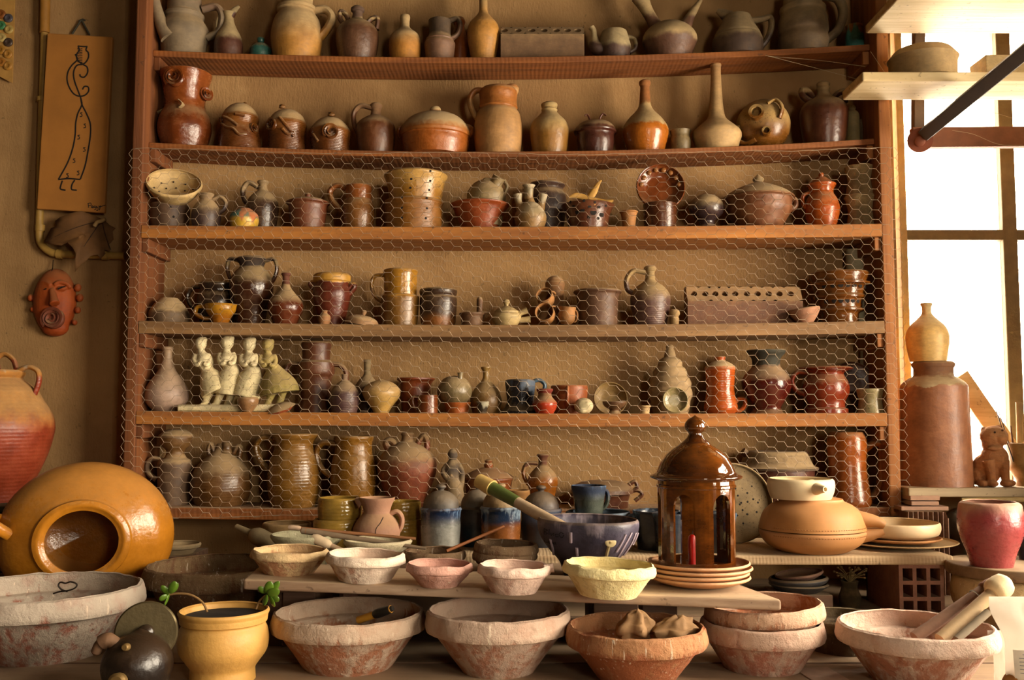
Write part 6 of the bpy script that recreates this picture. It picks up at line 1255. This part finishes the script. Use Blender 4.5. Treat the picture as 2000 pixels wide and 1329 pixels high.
def pipe():
    Y = WALL_Y - .028; o = P(84, 490, Y); m = plain('cream_pipe_paint', 'b08a44', .5); root = tag(empty('wall_pipe', o), 'cream painted pipe running down the wall and bending right', 'pipe'); sc = S(Y)
    k = tube_mesh(MB(), [P(u, v, Y) - o for u, v in cr(upts('90,-60 86,100 80,300 78,400 77,455 79,472 88,485 102,494 130,497 200,499 244,500'), 5)], 7.5 * sc, 16); mesh_obj('pipe_run', k.v, k.f, m, root)
    for (p0, p1) in (((78, 440), (78, 452)), ((112, 496), (122, 497)), ((82, 190), (82, 198)), ((200, 499), (212, 499))):
        k = tube_mesh(MB(), [P(*p0, Y) - o, P(*p1, Y) - o], 9.5 * sc, 16); mesh_obj('pipe_clip', k.v, k.f, m, root)
    k = tube_mesh(MB(), [P(89, -40, Y - .005) - o, P(87, 64, Y - .005) - o], 9.5 * sc, 16); mesh_obj('pipe_sleeve', k.v, k.f, plain('ochre_sleeve', 'a8742c', .6), root)
pipe()
def leaf():
    Y = WALL_Y - .06; ol = upts('204,430 180,420 160,412 140,416 118,424 108,432 112,442 100,446 92,462 86,474 104,478 120,480 132,474 142,484 148,496 146,510 146,532 156,520 168,510 178,500 190,498 196,506 206,496 204,488 216,492 212,478 222,468 220,452 226,446 214,440'); c = P(160, 460, Y); v = []; f = []; n = len(ol)
    def lift(u, w): return -.018 * math.sin((u - 90) / 28) - .00012 * abs(w - 460) + .012 * math.sin(w / 21)
    rings = 5
    for j in range(rings + 1):
        t = j / rings
        for (u, w) in ol:
            uu = 165 + (u - 165) * t; ww = 458 + (w - 458) * t; v.append(P(uu, ww, Y + lift(uu, ww) * (1 + .3 * t)) - c)
    for j in range(rings):
        for i in range(n): f.append((j * n + i, j * n + (i + 1) % n, (j + 1) * n + (i + 1) % n, (j + 1) * n + i))
    m = plain('dry_leaf', '7a5228', .8, 0, .4, 14); root = tag(empty('dried_leaf', c), 'large curled dried brown leaf tucked behind the wall pipe', 'leaf'); b = mesh_obj('blade', v, f, m, root, angle=70); s = b.modifiers.new('solid', 'SOLIDIFY'); s.thickness = .0015
    k = MB()
    for s in ('200,432 170,438 130,452 90,472', '198,432 180,458 160,490 148,528', '200,434 206,460 216,488'): tube_mesh(k, [P(u, w, Y + lift(u, w) - .003) - c for u, w in cr(upts(s), 4)], .0014, 6)
    mesh_obj('veins', k.v, k.f, plain('leaf_vein', '3c2414', .8), root); k = tube_px('184,442 190,434 198,432 206,428', Y - .015, 4, base=c); mesh_obj('stalk', k.v, k.f, plain('leaf_stalk', '9a7a4a', .7), root)
leaf()
def mask():
    Y = WALL_Y - .012; c = P(108, 590, Y); sc = S(Y); m = C('ae4616', 'b4501c', .5, .4, r=.6, d=.3, var=.25, dustc='9a6a42'); root = tag(empty('clay_mask', c), 'orange clay face mask with a rose for a mouth hung on wall', 'mask'); k = MB()
    def q(u, v, dy): return P(u, v, Y - dy) - c
    ellipsoid(k, q(108, 590, 0), (41 * sc, .055, 66 * sc), None, 28, 20); ellipsoid(k, q(108, 640, .008), (26 * sc, .035, 18 * sc)); tube_mesh(k, [q(101, 566, .05), q(104, 580, .062), q(107, 594, .072)], [5 * sc, 7 * sc, 10 * sc], 12)
    def dep(u, v): return .055 * math.sqrt(max(.02, 1 - ((u - 108) / 41) ** 2 - ((v - 590) / 66) ** 2))
    for s in (((76, 562), (82, 553), (92, 553), (99, 558)), ((106, 557), (117, 551), (130, 554), (138, 563))): tube_mesh(k, cr([tuple(q(u, v, dep(u, v) + .001)) for u, v in s], 4), 4.2 * sc, 8)
    for (u, v) in ((84, 567), (120, 564)): ellipsoid(k, q(u, v, dep(u, v) - .002), (10 * sc, .008, 5 * sc))
    for (u, v, r) in ((60, 582, 6), (64, 604, 5), (152, 562, 7), (156, 582, 7), (152, 606, 6), (146, 630, 5)): ellipsoid(k, q(u, v, .012), (r * sc, .012, r * 1.2 * sc))
    for v in k.v: v.y = min(v.y, .010)
    blob('face', k, m, root, vox=.0032, smooth=2); rs = rose(MB(), q(103, 622, .058), (0, -1, .05), 24 * sc); mesh_obj('rose_mouth', rs.v, rs.f, C('8a4434', r=.5, d=.3), root)
    e = MB()
    for s in ('77,569 84,567 91,564', '113,565 120,562 127,560'): tube_mesh(e, [q(u, v, dep(u, v) + .006) for u, v in cr(upts(s), 3)], 1.5 * sc, 6)
    mesh_obj('eye_slits', e.v, e.f, plain('slit_dark', '1c0e08', .9), root); t = tube_mesh(MB(), [q(100, 536, .03), q(103, 522, .012), q(104, 508, .004)], .0014, 6); mesh_obj('hanging_wire', t.v, t.f, plain('dark_wire', '2c2018', .5, .4), root)
mask()
def bead_card():
    Y = WALL_Y - .02; c = [P(-60, -40, Y), P(30, -40, Y), P(24, 162, Y), P(-60, 120, Y)]; o = P(0, 60, Y); root = tag(empty('button_card', o), 'card of coloured clay buttons hung at top left corner', 'card'); mb = MB().add([p - o for p in c] + [p - o + Vector((0, .004, 0)) for p in c], [(0, 3, 2, 1), (4, 5, 6, 7), (0, 1, 5, 4), (1, 2, 6, 5), (2, 3, 7, 6), (3, 0, 4, 7)]); mb.build('card', plain('card_paper', 'b88a44', .85), root, smooth=False)
    for (u, v, col) in ((3, 28, '8a4c24'), (17, 36, '4e4a52'), (3, 50, '3e7a4e'), (18, 58, 'b89c58'), (4, 74, 'c0a868'), (17, 83, '4a3a30'), (2, 98, 'a8702c'), (16, 106, 'b07c34'), (3, 122, 'a8682c'), (16, 129, 'b07e36'), (-14, 40, '8a4c24'), (-14, 90, 'b07c34')):
        sc = S(Y); pf = smooth_profile([(.006, 3 * sc, False), (.008, 5 * sc, False), (.005, 9 * sc, False), (0, 9 * sc, False)]); k = lathe(vessel(pf, .002, False), 20); b = mesh_obj('button', k.v, k.f, C(col, r=.25, d=.05), root, P(u, v, Y) - o); b.rotation_euler.x = math.pi / 2
bead_card()

# ---------------------------------------------------------------- chicken wire over the lower shelves
def chicken_wire():
    sc = S(-.012); mb = MB(); x0 = P(248, 810, -.012).x; x1 = P(1762, 810, -.012).x; ztop = P(1000, 290, -.012).z; zbot = P(1000, 1012, -.012).z
    dx = 19.4 * sc; hz = 20 * sc; fl_ = 6.2 * sc; nx = int((x1 - x0) / dx); nz = int((ztop - zbot) / hz); r = .00062; V = {}
    def wp(x, z):
        n1 = noise.noise(Vector((x * 2.1, z * 2.1, 1.7))); n2 = noise.noise(Vector((x * 2.3, z * 2.3, 9.1))); n3 = noise.noise(Vector((x * 11, z * 11, 4))); n4 = noise.noise(Vector((x * 11, z * 11, 14)))
        sag = .020 * math.sin((x - x0) / (x1 - x0) * math.pi)
        return Vector((x + n1 * .012 + n3 * .0035, -.010 - .004 * abs(n1), z - sag * (z - zbot) / (ztop - zbot) + n2 * .009 + n4 * .0035))
    E = set()
    def node(a, b): return (round(a, 5), round(b, 5))
    for i in range(nx + 1):
        for j in range(nz + 1):
            cx = x0 + i * dx; cz = ztop - hz / 2 - j * hz - (hz / 2 if i % 2 else 0)
            if cz - hz / 2 < zbot - .01: continue
            w2 = dx - fl_                                   # corner reach
            pts = [(cx - fl_, cz + hz / 2), (cx + fl_, cz + hz / 2), (cx + w2, cz), (cx + fl_, cz - hz / 2), (cx - fl_, cz - hz / 2), (cx - w2, cz)]
            q = [node(*p) for p in pts]
            for k in range(6):
                e = (q[k], q[(k + 1) % 6]); E.add(tuple(sorted(e)))
    v = []; f = []
    for a, b in E:
        p, q = wp(*a), wp(*b); d = (q - p).normalized(); s = d.cross(Vector((0, 1, 0))); s = s.normalized() if s.length > 1e-6 else Vector((1, 0, 0)); t = d.cross(s); o = len(v)
        rr = r * (1.35 if abs(a[1] - b[1]) < 1e-4 else 1.0)
        for c in (p, q):
            for k in range(3):
                an = k * 2.0944; v.append(c + (s * math.cos(an) + t * math.sin(an)) * rr)
        for k in range(3): f.append((o + k, o + (k + 1) % 3, o + 3 + (k + 1) % 3, o + 3 + k))
    N = 60; sv = tube_mesh(MB(), [wp(x0 + (x1 - x0) * i / N, ztop + .002 + .004 * noise.noise(Vector((i * .7, 0, 0)))) for i in range(N + 1)], r * 1.3, 5)
    n0 = len(v); v += sv.v; f += [tuple(i + n0 for i in q) for q in sv.f]
    sv = tube_mesh(MB(), [wp(x0 + (x1 - x0) * i / N, zbot + .001) for i in range(N + 1)], r * 1.3, 5); n0 = len(v); v += sv.v; f += [tuple(i + n0 for i in q) for q in sv.f]
    o = mesh_obj('chicken_wire', v, f, plain('dusty_galvanised_wire', 'a38d74', .55, .25), None, (0, 0, 0), smooth=False); tag(o, 'hexagonal chicken wire stretched over the lower four shelves', 'wire mesh')
chicken_wire()
# cobweb threads at the upper right
mb = MB()
for s in ('1495,108,0 1620,140,-10 1730,170,-30', '1500,110,0 1600,118,0 1690,130,0', '1700,100,-30 1740,160,-40', '1860,255,-20 1900,262,-30 1950,282,-40 2000,284,-40', '1840,170,-20 1900,205,-30 1990,235,-60', '1770,130,-10 1860,75,0'):
    q = [P(a[0], a[1], .0 + (a[2] if len(a) > 2 else 0) * S(0)) for a in upts(s)]; tube_mesh(mb, cr([tuple(p) for p in q], 4), .0005, 4)
o = mb.build('cobweb', plain('cobweb_silk', 'c8b898', .8)); tag(o, 'fine cobweb threads strung around the upper right planks', 'cobweb', kind='stuff')
